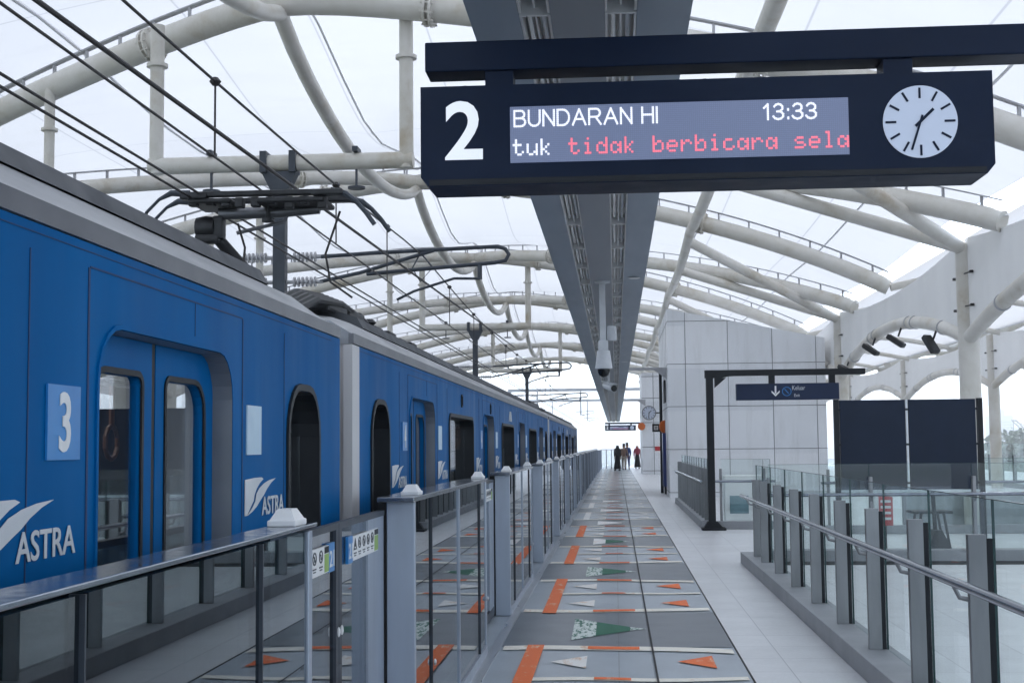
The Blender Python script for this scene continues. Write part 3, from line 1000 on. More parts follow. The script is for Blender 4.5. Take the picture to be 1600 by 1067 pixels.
    MB().box(-1.42, -4.24, y0 + 0.06, y1 - 0.06, -0.10, -0.02).build('floor', M['carfloor'], root)
    MB().box(-1.43, -4.23, y0 + 0.06, y1 - 0.06, 2.03, 2.07).build('ceiling', M['interior'], root)
    for d0, d1 in ((-6.9, -3.5), (-1.7, 1.7), (3.5, 6.9)):
        for x, sx in ((CX0 - 0.08, -1), (CX1 + 0.08, 1)):
            st = MB()
            st.box(x, x + sx * 0.45, yc + d0, yc + d1, 0.36, 0.44, 0.02)
            st.box(x, x + sx * 0.09, yc + d0, yc + d1, 0.44, 0.80, 0.02)
            st.box(x + sx * 0.1, x + sx * 0.16, yc + d0 + 0.1, yc + d1 - 0.1, 0.0, 0.36)
            st.build('bench_seat', M['seat'], root)
    rl = MB()
    for x in (-2.1, -3.56):
        rl.tube([(x, y0 + 0.6, 1.86), (x, y1 - 0.6, 1.86)], 0.016, 8)
        for d in DOORS:
            for o in (-0.8, 0.8):
                rl.tube([(x + (0.35 if x > -2.8 else -0.35), yc + d + o, 0.0), (x + (0.35 if x > -2.8 else -0.35), yc + d + o, 2.03)], 0.017, 8)
    rl.build('grab_rail', M['steel'], root, smooth=True)
    hs = MB()
    yy = y0 + 1.0
    while yy < y1 - 1:
        for x in (-2.1, -3.56):
            hs.tube([(x, yy, 1.85), (x, yy, 1.68)], 0.012, 6)
            hs.tube([(x, yy + 0.07 * math.sin(a * math.pi / 5), 1.61 + 0.07 * math.cos(a * math.pi / 5)) for a in range(11)], 0.011, 6, False)
        yy += 0.34
    hs.build('strap_handle', M['handle'], root)
    for x in (-2.3, -3.36):
        MB().box(x - 0.06, x + 0.06, y0 + 0.8, y1 - 0.8, 2.0, 2.03).build('ceiling_lamp', M['carlamp'], root)
    # seams, decals, plates on the platform side
    sm = MB()
    for d in DOORS:
        for o, w in ((-0.70, 0.012), (0.77, 0.010), (-1.06, 0.006), (0.2, 0.004), (1.4, 0.006)):
            zb = 1.95 if abs(o) < 0.5 else -0.9
            sm.box(CX0 + 0.0005, CX0 + 0.002, yc + d + o - w / 2, yc + d + o + w / 2, zb, 2.06)
        sm.box(CX0 + 0.0005, CX0 + 0.002, yc + d - 0.694, yc + d + 0.765, 2.06, 2.065)
    sm.box(CX0 + 0.0005, CX0 + 0.002, y0 + 0.21, y1 - 0.21, 2.10, 2.103)
    sm.build('panel_seam', M['seam'], root)
    fx = faceX(CX0 + 0.004)
    for d in DOORS:
        for sg in (-1, 1):
            c = yc + d + (0.92 if sg > 0 else -0.86)
            p = MB().box(CX0 + 0.001, CX0 + 0.007, c - 0.10, c + 0.10, 1.556, 1.742).build('number_plate' if sg < 0 else 'door_sticker', M['cyan'] if sg < 0 else M['sticker'], root)
            if sg < 0:
                MB().mesh(fit_text(number, c - 0.035, c + 0.035, 1.575, 1.725, 0.002, 0.02), faceX(CX0 + 0.0085)).build('numeral', M['white'], p)
            a = yc + d + (0.80 if sg > 0 else -1.36)
            lg = MB()
            for poly in swoosh():
                lg.mesh(curve_mesh([[(a + u * 0.45, 1.330 + v * 0.138) for u, v in poly]], 0.002), fx)
            lg.mesh(fit_text('ASTRA', a + 0.245, a + 0.585, 1.320, 1.392, 0.002, 0.012), fx)
            lg.build('side_logo', M['decal'], root)
    for c in (-1.05 + 0.0, 1.75):
        vt = MB().mesh(curve_mesh([rrect(yc + c - 4.25 + 0.05, yc + c - 4.25 + 0.16, 1.93, 2.045, 0.03), rrect(yc + c - 4.25 + 0.07, yc + c - 4.25 + 0.14, 1.945, 2.03, 0.02)], 0.01), fx)
        vt.build('side_indicator', M['dark'], root)
    mk = MB()
    for q, pl in enumerate(([(0, 0), (0.35, 1), (0.5, 1), (0.5, 0), (0.38, 0), (0.38, 0.6), (0.15, 0)], [(0.6, 0), (0.6, 1), (0.75, 1), (0.75, 0)], [(0.85, 0), (0.85, 1), (1.0, 1), (1.3, 0), (1.1, 0), (1.0, 0.45), (1.0, 0)])):
        mk.mesh(curve_mesh([[(yc + 0.15 + u * 0.4, 1.90 + v * 0.13) for u, v in pl]], 0.002), fx)
    mk.build('side_emblem', M['decal'], root)
    # bogies and underframe
    un = MB()
    un.box(-1.6, -4.06, y0 + 0.4, y1 - 0.4, -0.95, -0.55)
    for d in (-6.9, 6.9):
        for dx in (-0.75, 0.75):
            for o in (-1.05, 1.05):
                un.disc((-2.83 + dx, yc + d + o, -0.70), (1, 0, 0), 0.42, 0.12, 20)
    un.build('underframe', M['grime'], root)
    # roof equipment
    for o in (-5.0, 4.9):
        MB().box(-2.0, -3.66, yc + o - 1.7, yc + o + 1.7, 2.40, 2.56, 0.06).build('air_conditioner', M['roof'], root)
    eq = MB()
    eq.box(-1.66, -2.0, y0 + 0.75, y0 + 1.3, 2.38, 2.455, 0.02)
    eq.box(-1.68, -1.95, y0 + 1.45, y0 + 2.0, 2.38, 2.47, 0.02)
    eq.box(-2.4, -3.4, y0 + 0.8, y0 + 2.6, 2.42, 2.55, 0.02)
    for q in range(4):
        eq.box(-1.66, -1.80, y0 + 2.3 + q * 0.55, y0 + 2.6 + q * 0.55, 2.38, 2.43 + 0.012 * (q % 2), 0.012)
    for q in range(5):
        eq.tube([(-1.64 - 0.03 * q, y0 - 0.1, 2.30 + q * 0.012), (-1.64 - 0.03 * q, y0 + 0.35, 2.40 + q * 0.012), (-1.66 - 0.03 * q, y0 + 1.1, 2.455 + 0.012 * q), (-1.75 - 0.05 * q, y0 + 2.4, 2.46)], 0.02, 6)
    for q in range(3):
        eq.lathe([(0.03, 0), (0.06, 0.03), (0.03, 0.06), (0.06, 0.09), (0.03, 0.12), (0.06, 0.15), (0.03, 0.18)], (-1.95, y0 + 2.6 + q * 0.5, 2.42), 10)
    eq.build('roof_equipment', M['grime'], root)
    return root

def pantograph(root, y):
    X = -2.83
    p = MB()
    p.box(X - 0.55, X + 0.55, y - 0.1, y + 1.6, 2.55, 2.62)
    for dx in (-0.5, 0.5):
        for dy in (0.0, 1.5):
            p.lathe([(0.05, 0), (0.08, 0.04), (0.05, 0.07), (0.08, 0.1), (0.05, 0.13)], (X + dx, y + dy, 2.45), 10)
    pan = p.build('pantograph', M['grime'], root)
    a = MB()
    knee = Vector((X - 0.46, y + 0.0, 3.44))
    a.tube([(X + 0.10, y + 0.5, 2.65), knee + Vector((0.06, 0, -0.12))], [0.06, 0.048], 10)
    a.tube([(X - 0.10, y + 0.5, 2.65), knee + Vector((-0.05, 0, -0.16))], 0.018, 8)
    a.lathe([(0.04, -0.09), (0.085, -0.075), (0.095, 0), (0.085, 0.075), (0.04, 0.09)], knee + Vector((0.0, 0, -0.07)), 12, 'X')
    a.box(knee.x - 0.08, knee.x + 0.12, y - 0.07, y + 0.07, 3.24, 3.31, 0.02)
    a.box(knee.x + 0.06, knee.x + 0.15, y - 0.06, y + 0.06, 3.27, 3.46, 0.02)
    a.build('lower_arm', M['grime'], pan, smooth=True)
    u = MB()
    u.tube([knee + Vector((0.1, 0, 0.04)), (X + 0.12, y + 0.1, 3.50), (X + 0.45, y + 0.1, 3.52)], [0.05, 0.045, 0.04], 10)
    u.tube([knee + Vector((0.25, 0, -0.12)), (X + 0.15, y + 0.1, 3.42), (X + 0.2, y + 0.1, 3.5)], 0.016, 8)
    u.build('upper_arm', M['gutter'], pan, smooth=True)
    h = MB()
    for dy, z in ((-0.16, 3.60), (0.2, 3.61)):
        h.box(X - 0.42, X + 0.47, y + dy - 0.035, y + dy + 0.035, z - 0.012, z + 0.032, 0.010)
        h.box(X - 0.62, X - 0.40, y + dy - 0.05, y + dy + 0.05, z - 0.03, z + 0.03, 0.012)
        h.box(X + 0.45, X + 0.70, y + dy - 0.05, y + dy + 0.05, z - 0.02, z + 0.03, 0.012)
    h.box(X - 0.55, X - 0.2, y - 0.2, y + 0.24, 3.535, 3.575, 0.015)
    h.box(X + 0.0, X + 0.55, y - 0.2, y + 0.24, 3.53, 3.57, 0.015)
    for q in range(9):
        xx = X - 0.55 + q * 0.13 + random.uniform(-0.02, 0.02)
        h.box(xx, xx + 0.07, y - 0.18, y - 0.1, 3.525 - random.uniform(0, 0.05), 3.58, 0.01)
    h.tube([(X + 0.05, y, 3.42), (X + 0.05, y, 3.55)], 0.02, 6)
    h.disc((X + 0.05, y, 3.42), (0, 0, 1), 0.05, 0.03)
    h.build('collector_head', M['grime'], pan)
    for dy, sgn in ((-0.16, -1), (0.2, -1), (-0.16, 1), (0.2, 1)):
        hn = MB()
        if sgn < 0:
            pts = [(-0.55, 3.62), (-0.70, 3.63), (-0.80, 3.58), (-0.90, 3.48), (-0.98, 3.33), (-1.02, 3.18)]
        else:
            pts = [(0.6, 3.62), (0.72, 3.59), (0.80, 3.53), (0.88, 3.44), (0.95, 3.34)]
        hn.tube([(X + a_ + 0.06 * (dy > 0) * sgn, y + dy, z) for a_, z in pts], [0.03, 0.026] + [0.014 if sgn < 0 else 0.019] * (len(pts) - 2), 8)
        hn.build('horn', M['mast'], pan, smooth=True)
    c = MB()
    c.tube([(X + 0.0 - 0.2, y, 3.4), (X - 0.14, y, 3.2), (X - 0.16, y, 2.98), (X - 0.24, y, 2.8)], 0.01, 6)
    c.build('flex_cable', M['cable'], pan, smooth=True)
    c = MB()
    c.tube([(X + 0.64, y, 3.48), (X + 0.5, y + 0.1, 3.15), (X + 0.54, y + 0.1, 2.92), (X + 0.7, y + 0.2, 2.8)], 0.01, 6)
    c.build('flex_cable', M['cable'], pan, smooth=True)

YCA = 17.25 - PITCH
carriage(YCA, '3', 'nearest blue carriage of the train, with a number 3 plate beside its door')
cb = carriage(YCA + PITCH, '4', 'second blue carriage of the train, carrying the raised black pantograph')
pantograph(cb, 10.6)
carriage(YCA + 2 * PITCH, '5', 'last and most distant blue carriage of the train')

# ------------------------------------------------------------------ platform barrier sections and gates
XF, XB = -1.0, -1.14
def ordinal(n):
    return ['nearest', 'second', 'third', 'fourth', 'fifth', 'sixth', 'seventh', 'eighth', 'ninth', 'tenth', 'eleventh', 'twelfth', 'thirteenth', 'fourteenth', 'fifteenth', 'sixteenth', 'seventeenth'][n]
def barrier(ya, yb, n, near=False):
    root = thing('platform_barrier', 'half-height glass barrier section at the platform edge, %s from the camera' % ordinal(n), 'barrier', (XF, ya, 0), 'barrier sections along the platform edge')
    for y, sg in ((ya, 1), (yb, -1)):
        MB().box(XB, XF, y, y + sg * 0.05, 0.005, 1.31, 0.004).build('end_panel', M['psd'], root)
    if not near:
        MB().box(-1.185, -1.143, ya + 0.004, ya + 0.04, 0.005, 1.30).build('gate_slot', M['dark'], root)
    t = MB()
    t.box(-1.10 if near else XB - 0.03, XF + 0.012, ya - 0.10, yb + 0.02, 1.322 if near else 1.311, 1.335, 0.003)
    t.build('top_rail', M['capsteel'], root)
    b = MB()
    b.box(XB, XF + 0.004, ya + 0.05, yb - 0.05, 0.005, 0.075)
    b.build('bottom_rail', M['psd'], root)
    L = yb - ya
    cuts = [ya + 0.05]
    if near:
        y = yb - 0.63
        c2 = [yb - 0.05]
        while y > ya + 0.3:
            c2.append(y); y -= 1.28
        cuts = cuts + list(reversed(c2))
    else:
        cuts += [ya + 0.64, ya + 0.64 + (L - 1.15) / 2, yb - 0.5, yb - 0.05]
    for i, (p, q) in enumerate(zip(cuts, cuts[1:])):
        MB().box(XF - 0.018, XF - 0.008, p + 0.008, q - 0.008, 0.075, 1.309).build('glass_pane', M['glass'], root)
        MB().box(XB + 0.006, XB + 0.014, p + 0.008, q - 0.008, 0.075, 1.309).build('rear_pane', M['darkglass'], root)
        if i:
            w = 0.012 if i == 2 else 0.004
            MB().box(XF - 0.03, XF + 0.002, p - w, p + w, 0.075, 1.31).build('mullion', M['psd'] if i == 2 else M['mast'], root)
    for y in (ya + 0.22, yb - 0.16):
        bc = MB()
        bc.box(-1.092, -1.000, y - 0.075, y + 0.075, 1.335, 1.355, 0.004)
        vs = [(x, yy, 1.355) for yy in (y - 0.066, y + 0.066) for x in (-1.086, -1.006)] + [(x, yy, 1.388) for yy in (y - 0.04, y + 0.04) for x in (-1.068, -1.024)]
        bc.add(vs, [(0, 1, 3, 2), (4, 6, 7, 5), (0, 4, 5, 1), (2, 3, 7, 6), (0, 2, 6, 4), (1, 5, 7, 3)])
        bc.build('beacon', M['white'], root)
    k = MB()
    for y in (ya + 0.68, yb - 0.03):
        k.lathe([(0.012, 0), (0.02, 0.006), (0.012, 0.014)], (XF + 0.001, y, 0.42), 10, 'X')
    k.build('lock', M['steel'], root)
    return root

def gate(ya, yb, n, detailed):
    mid = (ya + yb) / 2
    x0, x1 = -1.18, -1.145
    for side, (a, b) in enumerate(((ya + 0.03, mid - 0.004), (mid + 0.004, yb - 0.03))):
        lab = ('glass sliding gate leaf with blue and white stickers, %s leaf of the %s platform gate' if detailed else 'glass sliding gate leaf, %s leaf of the %s platform gate') % ('near' if side == 0 else 'far', ordinal(n))
        root = thing('gate_leaf', lab, 'platform gate', ((x0 + x1) / 2, (a + b) / 2, 0), 'sliding gates along the platform edge')
        f = MB()
        st = b - 0.055 if side == 0 else a
        f.box(x0, x1, st, st + 0.055, 0.02, 1.27)
        f.box(x0, x1, a if side == 0 else a + 0.055, b - 0.055 if side == 0 else b, 1.245, 1.27)
        f.box(x0, x1, a if side == 0 else a + 0.055, b - 0.055 if side == 0 else b, 0.02, 0.10)
        f.build('frame', M['mast'], root)
        if side == 1:
            w = 0.42
            MB().box(x0 + 0.004, x1 - 0.004, b - w, b, 0.10, 1.245).build('solid_panel', M['psd'], root)
            ga, gb = a + 0.055, b - w
        else:
            ga, gb = a, b - 0.055
        MB().box(-1.168, -1.158, ga, gb, 0.10, 1.245).build('glass_pane', M['glass'], root)
        hd = MB()
        hy = st + 0.0275
        hd.lathe([(0.002, -0.02), (0.006, -0.012), (0.0075, 0), (0.006, 0.012), (0.002, 0.02)], (x1 + 0.006, hy, 0.83), 10)
        hd.build('pull_handle', M['white'], root)
        if detailed:
            if side == 0:
                s0, s1, n0, n1 = mid - 0.74, mid - 0.205, mid - 0.205, mid - 0.095
            else:
                s0, s1, n0, n1 = mid + 0.285, mid + 0.905, mid + 0.185, mid + 0.285
            s = MB().box(-1.1555, -1.1435, s0, s1, 1.09, 1.195).build('notice_sticker', M['white'], root)
            ic = MB()
            fq = lambda u, v, w: (-1.1425 + w, u, v)
            xg = s1 - (s1 - s0) * 0.17
            nq = 5 if side else 4
            for q in range(nq):
                c = s0 + (xg - s0) * (q + 0.5) / nq
                if q == 0:
                    ic.mesh(curve_mesh([[(c - 0.034, 1.135), (c + 0.034, 1.135), (c, 1.186)], [(c - 0.022, 1.141), (c + 0.022, 1.141), (c, 1.175)]], 0.002), fq)
                else:
                    ring = [(c + 0.032 * math.cos(t), 1.160 + 0.025 * math.sin(t)) for t in [2 * math.pi * i / 18 for i in range(18)]]
                    inn = [(c + 0.025 * math.cos(t), 1.160 + 0.019 * math.sin(t)) for t in [2 * math.pi * i / 18 for i in range(18)]]
                    ic.mesh(curve_mesh([ring, inn], 0.002), fq)
                    ic.prism([(c - 0.022, 1.173), (c - 0.018, 1.176), (c + 0.022, 1.147), (c + 0.018, 1.144)], fq, -0.001, 0.001)
                ic.prism([(c - 0.007, 1.148), (c + 0.007, 1.148), (c + 0.005, 1.168), (c - 0.005, 1.168)], fq, -0.0005, 0.0008)
                ic.prism([(c - 0.028, 1.118), (c + 0.028, 1.118), (c + 0.028, 1.123), (c - 0.028, 1.123)], fq, -0.001, 0.001)
                ic.prism([(c - 0.020, 1.108), (c + 0.020, 1.108), (c + 0.020, 1.112), (c - 0.020, 1.112)], fq, -0.001, 0.001)
            ic.build('pictogram', M['mast'], s)
            MB().box(-1.1432, -1.1420, xg + 0.01, s1 - 0.004, 1.094, 1.164).build('green_field', M['green'], s)
            MB().box(-1.1432, -1.1420, xg + 0.01, s1 - 0.004, 1.167, 1.192).build('black_field', M['black'], s)
            nb = MB().box(-1.1555, -1.1435, n0, n1, 1.085, 1.20).build('number_sticker', M['cyan'], root)
            MB().mesh(fit_text('21', n0 + 0.012, n1 - 0.012, 1.105, 1.17, 0.002, 0.01), faceX(-1.1423)).build('numeral', M['white'], nb)

starts = [6.65, 12.65, 18.35, 23.65]
while starts[-1] < 74:
    starts.append(starts[-1] + 5.27)
barrier(-6.0, 4.40, 0, near=True)
prev_end = 4.40
for i, s in enumerate(starts[:-1]):
    gate(prev_end, s, i, i < 2)
    e = starts[i + 1] - 2.28
    barrier(s, e, i + 1)
    prev_end = e

# fence across the far end of the platform edge
ff = thing('end_fence', 'glass fence closing off the far end of the platform behind the people', 'fence', (-1.0, 90, 0))
for i in range(5):
    MB().box(-1.0 + i * 0.34, -0.94 + i * 0.34, 89.97, 90.03, 0, 1.25).build('post', M['psd'], ff)
for i in range(4):
    MB().box(-0.93 + i * 0.34, -0.67 + i * 0.34, 89.99, 90.01, 0.1, 1.2).build('glass_pane', M['railglass'], ff)
MB().box(-1.0, 0.42, 89.96, 90.04, 1.25, 1.30).build('top_rail', M['steel'], ff)
ff2 = thing('side_fence', 'dark barrier fence on the platform edge beyond the last glass gates', 'fence', (-1.0, 76, 0))
for i in range(9):
    MB().box(-1.04, -0.98, 75.5 + i * 1.7, 75.56 + i * 1.7, 0, 1.27).build('post', M['psd'], ff2)
    MB().box(-1.02, -1.0, 75.6 + i * 1.7, 77.15 + i * 1.7, 0.1, 1.24).build('panel', M['psd'], ff2)

# ------------------------------------------------------------------ lighting soffit over the platform
so = thing('lighting_soffit', 'long dark grey ceiling beam with two rows of light fittings above the platform', 'ceiling beam', (-0.13, 50, 3.5))
SY0, SY1 = -6.0, 113.0
b = MB()
b.box(-0.63, -0.405, SY0, SY1, 3.50, 3.95)
b.box(0.125, 0.365, SY0, SY1, 3.50, 3.95)
b.build('outer_board', M['soffit'], so)
MB().box(-0.262, -0.020, SY0, SY1, 3.50, 3.95).build('middle_board', M['soffitmid'], so)
c = MB()
c.box(-0.405, -0.262, SY0, SY1, 3.62, 3.66)
c.box(-0.020, 0.125, SY0, SY1, 3.62, 3.66)
c.build('trough_back', M['reflector'], so)
hz = MB()
for i in range(13):
    y = 4.8 + i * 9.0
    hz.tube([(-0.13, y, 3.95), (-0.13, y, membrane_z(-0.13, y) - 0.5)], 0.03, 8)
hz.build('hanger_rod', M['member'], so)
def fitting(y, xa, xb, mb=None):
    m = mb or MB()
    w = xb - xa
    m.cur = 0
    m.box(xa + 0.002, xa + 0.012, y, y + 1.42, 3.505, 3.6)
    m.box(xb - 0.012, xb - 0.002, y, y + 1.42, 3.505, 3.6)
    m.box(xa + 0.012, xb - 0.012, y, y + 0.02, 3.505, 3.6)
    m.box(xa + w * 0.47, xa + w * 0.53, y + 0.02, y + 1.42, 3.53, 3.6)
    m.cur = 1
    for q in (0.27, 0.73):
        m.tube([(xa + w * q, y + 0.05, 3.565), (xa + w * q, y + 1.37, 3.565)], 0.014, 8)
    m.cur = 0
    return m
y = 3.0
rest = MB()
while y < SY1 - 1.5:
    for xa, xb in ((-0.405, -0.262), (-0.020, 0.125)):
        if y < 73:
            fitting(y, xa, xb).build('light_fitting', [M['reflector'], M['tubelight']], so)
        else:
            fitting(y, xa, xb, rest)
    y += 1.45
tag(rest.build('distant_fittings', [M['reflector'], M['tubelight']], so), kind='stuff')
spk = MB()
for y in (15.4, 31, 47, 63):
    spk.lathe([(0.07, -0.012), (0.06, -0.018), (0.02, -0.02)], (0.24, y, 3.5), 18)
spk.build('ceiling_speaker', M['reflector'], so)

# CCTV cameras
def dome(y, label, zdrop):
    t = thing('dome_camera', label, 'security camera', (-0.13, y, 3.5))
    p = MB().lathe([(0.09, 0), (0.09, -0.02), (0.045, -0.03)], (-0.13, y, 3.5), 16)
    p.box(-0.165, -0.095, y - 0.035, y + 0.035, 3.5 - zdrop, 3.48, 0.006)
    p.build('pole', M['cctv'], t)
    z = 3.5 - zdrop
    b2 = MB()
    b2.box(-0.185, -0.07, y - 0.055, y + 0.055, z - 0.12, z + 0.02, 0.01)
    b2.lathe([(0.075, -0.10), (0.098, -0.28), (0.102, -0.31), (0.085, -0.315)], (-0.125, y, z), 20)
    b2.box(-0.08, 0.03, y + 0.05, y + 0.12, z + 0.02, z + 0.20, 0.02)
    b2.build('housing', M['cctv'], t, smooth=True)
    MB().lathe([(0.075, -0.315), (0.073, -0.345), (0.055, -0.385), (0.025, -0.405), (0.005, -0.41)], (-0.125, y, z), 18).build('dome', M['smoke'], t, smooth=True)
dome(15.75, 'grey dome security camera on a pole under the dark ceiling beam', 0.72)
t = thing('bullet_camera', 'small white bullet security camera below the ceiling beam behind the dome camera', 'security camera', (-0.13, 30, 3.5))
MB().tube([(-0.13, 30, 3.5), (-0.13, 30, 2.86)], 0.025, 8).build('pole', M['cctv'], t)
bb = MB().tube([(-0.02, 29.85, 2.83), (-0.2, 30.3, 2.92)], 0.085, 12)
bb.obox((0.0, 29.80, 2.915), (-0.22, 30.32, 3.01), 0.2, 0.012)
bb.build('housing', M['cctv'], t)
MB().disc((-0.018, 29.845, 2.829), (0.18, -0.45, -0.09), 0.07, 0.02).build('lens', M['smoke'], t)

# ------------------------------------------------------------------ departure display
def display(y, label, post=True):
    root = thing('departure_display', label, 'departure sign', (0.38, y, 3.1), None)
    F = faceY(y)
    box = MB()
    box.prism([(-0.809, 2.72), (-0.775, 2.68), (1.545, 2.68), (1.578, 2.72), (1.578, 3.111), (-0.809, 3.111)], lambda u, v, w: (u, y + w, v), 0.0, 0.26)
    box.build('cabinet', M['navy'], root)
    MB().box(-0.772, 1.542, y - 0.004, y - 0.001, 2.684, 2.709).build('bottom_lip', M['black'], root)
    lip = MB()
    for x in (-0.62, 0.4, 1.2):
        lip.disc((x, y + 0.05, 3.115), (0, 0, 1), 0.014, 0.014, 10)
    lip.build('bolt', M['navy'], root)
    br = MB()
    br.box(-0.794, 2.12, y + 0.03, y + 0.20, 3.185, 3.315, 0.006)
    br.build('hanging_bar', M['navy'], root)
    for x in (-0.475, 1.205):
        MB().box(x - 0.06, x + 0.06, y + 0.045, y + 0.185, 3.111, 3.185).build('hanger', M['navy'], root)
    if post:
        ps = MB()
        ps.box(2.0, 2.12, y + 0.05, y + 0.18, 0.0, 3.185)
        ps.box(1.92, 2.20, y - 0.02, y + 0.25, 0.0, 0.03)
        ps.build('post', M['navy'], root)
    # face: platform number, screen, clock
    def px(u, v):      # pixels of the photographed face to metres on this face
        return (u - 657) / 894.0 * 2.387 - 0.809, None
    X = lambda u: (u - 657) / 897.0 * 2.387 - 0.809
    MB().mesh(fit_text('2', X(696.5), X(757), 2.792, 3.045, 0.004, 0.018), faceY(y - 0.002)).build('platform_number', M['backlit'], root)
    sx0, sx1 = X(801), X(1332)
    s = MB().box(sx0, sx1, y - 0.004, y + 0.01, 2.773, 3.013).build('screen', M['screen'], root)
    FT = faceY(y - 0.006)
    def strokes(txt, u0, u1, z0, z1, mat, wgt=0.0085):
        """plain sans capitals and digits drawn as flat bars"""
        def arc(cx, cy, rx, ry, a0, a1, n=7):
            return [(cx + rx * math.cos(R(a0 + (a1 - a0) * i / n)), cy + ry * math.sin(R(a0 + (a1 - a0) * i / n))) for i in range(n + 1)]
        G = {
            'B': (0.72, [[(0, 0), (0, 1), (0.42, 1)] + arc(0.42, 0.76, 0.24, 0.24, 90, -90) + [(0, 0.52)], [(0.42, 0.52)] + arc(0.42, 0.26, 0.30, 0.26, 90, -90) + [(0, 0)]]),
            'U': (0.72, [[(0, 1), (0, 0.32)] + arc(0.36, 0.32, 0.36, 0.32, 180, 360) + [(0.72, 1)]]),
            'N': (0.70, [[(0, 0), (0, 1), (0.70, 0), (0.70, 1)]]),
            'D': (0.76, [[(0, 0), (0, 1), (0.34, 1)] + arc(0.34, 0.5, 0.42, 0.5, 90, -90, 9) + [(0, 0)]]),
            'A': (0.84, [[(0, 0), (0.42, 1), (0.84, 0)], [(0.15, 0.36), (0.69, 0.36)]]),
            'R': (0.76, [[(0, 0), (0, 1), (0.44, 1)] + arc(0.44, 0.74, 0.27, 0.26, 90, -90) + [(0, 0.48)], [(0.42, 0.48), (0.76, 0)]]),
            'H': (0.70, [[(0, 0), (0, 1)], [(0.70, 0), (0.70, 1)], [(0, 0.53), (0.70, 0.53)]]),
            'I': (0.02, [[(0.01, 0), (0.01, 1)]]),
            '1': (0.40, [[(0.05, 0.76), (0.28, 1), (0.28, 0)]]),
            '3': (0.58, [arc(0.28, 0.755, 0.26, 0.245, 160, -90) + [(0.2, 0.51)], arc(0.27, 0.26, 0.31, 0.26, 90, -165)]),
            ':': (0.10, [[(0.05, 0.02), (0.05, 0.10)], [(0.05, 0.58), (0.05, 0.66)]]), ' ': (0.22, [])}
        tot = sum(G[c][0] for c in txt) + 0.24 * (len(txt) - 1)
        k = (u1 - u0) / tot
        h = z1 - z0
        mb = MB()
        u = u0
        lay = 0
        for c in txt:
            w, ls = G[c]
            for l in ls:
                for p, q in zip(l, l[1:]):
                    p2 = Vector((u + p[0] * k, y - 0.0075 - 0.00005 * (lay % 7), z0 + p[1] * h))
                    q2 = Vector((u + q[0] * k, y - 0.0075 - 0.00005 * (lay % 7), z0 + q[1] * h))
                    d = (q2 - p2).normalized() * wgt * 0.4
                    mb.obox(p2 - d, q2 + d, 0.002, wgt, (0, 0, 1) if abs(d.z) < abs(d.x) * 20 else (1, 0, 0))
                    lay += 1
            u += (w + 0.24) * k
        mb.build('screen_text', mat, s)
    strokes('BUNDARAN HI', X(808), X(1034), 2.928, 2.994, M['ledwhite'])
    strokes('13:33', X(1200), X(1282), 2.928, 2.992, M['ledwhite'])
    PIX = {'t': '01000 01000 11110 01000 01000 01001 00110', 'u': '00000 00000 10001 10001 10001 10011 01101', 'k': '10000 10000 10010 10100 11000 10100 10010',
           'i': '00100 00000 01100 00100 00100 00100 01110', 'd': '00001 00001 01101 10011 10001 10001 01111', 'a': '00000 00000 01101 10011 10001 10011 01101',
           'b': '10000 10000 10110 11001 10001 10001 11110', 'e': '00000 00000 01110 10001 11111 10000 01110', 'r': '00000 00000 10110 11001 10000 10000 10000',
           'c': '00000 00000 01110 10000 10000 10001 01110', 's': '00000 00000 01110 10000 01110 00001 11110', 'l': '01100 00100 00100 00100 00100 00100 01110'}
    def dots(txt, u0, adv, z0, mat):
        """5 by 7 dot-matrix letters"""
        mb = MB()
        px_, pz_ = adv / 6.2, 0.0102
        for i, ch in enumerate(txt):
            if ch == ' ': continue
            for r_, row in enumerate(PIX[ch].split()):
                for c_, bit in enumerate(row):
                    uu = u0 + i * adv + c_ * px_
                    if bit == '1' and uu + px_ < sx1:
                        mb.box(uu, uu + px_ * 0.93, y - 0.0075, y - 0.0055, z0 + (6 - r_) * pz_, z0 + (6 - r_) * pz_ + pz_ * 0.93)
        mb.build('screen_text', mat, s)
    adv = (X(1336) - X(805)) / 24.0
    dots('tuk', X(805), adv, 2.802, M['ledwhite'])
    for q, wd in ((4, 'tidak'), (10, 'berbicara'), (20, 'sela')):
        dots(wd, X(805) + q * adv, adv, 2.802, M['ledred'])
    cx_, cz_, r = X(1441.5), 2.902, 0.152
    f = MB().disc((cx_, y, cz_), (0, 1, 0), r, 0.012, 56).build('clock_face', M['face'], root)
    tk = MB()
    for k in range(12):
        a = k * math.pi / 6
        d = Vector((math.sin(a), 0, math.cos(a)))
        c0 = Vector((cx_, y - 0.0075, cz_))
        MB().obox(c0 + d * 0.098, c0 + d * 0.142, 0.009, 0.003, (0, 1, 0)).build('hour_mark', M['navy'], f)
    for ang, l, w in ((46.5, 0.075, 0.012), (198, 0.125, 0.009)):
        a = R(ang)
        d = Vector((math.sin(a), 0, math.cos(a)))
        c0 = Vector((cx_, y - 0.0095 - (0.002 if l > 0.1 else 0), cz_))
        MB().obox(c0 - d * 0.028, c0 + d * l, w, 0.002, (0, 1, 0)).build('clock_hand', M['navy'], f)
    return root
dsp = display(5.6, 'large dark departure display reading 2 BUNDARAN HI with a round clock')
dup(dsp, (0.0, 99.0, 0.0), 'tiny far departure display at the end of the ceiling beam')

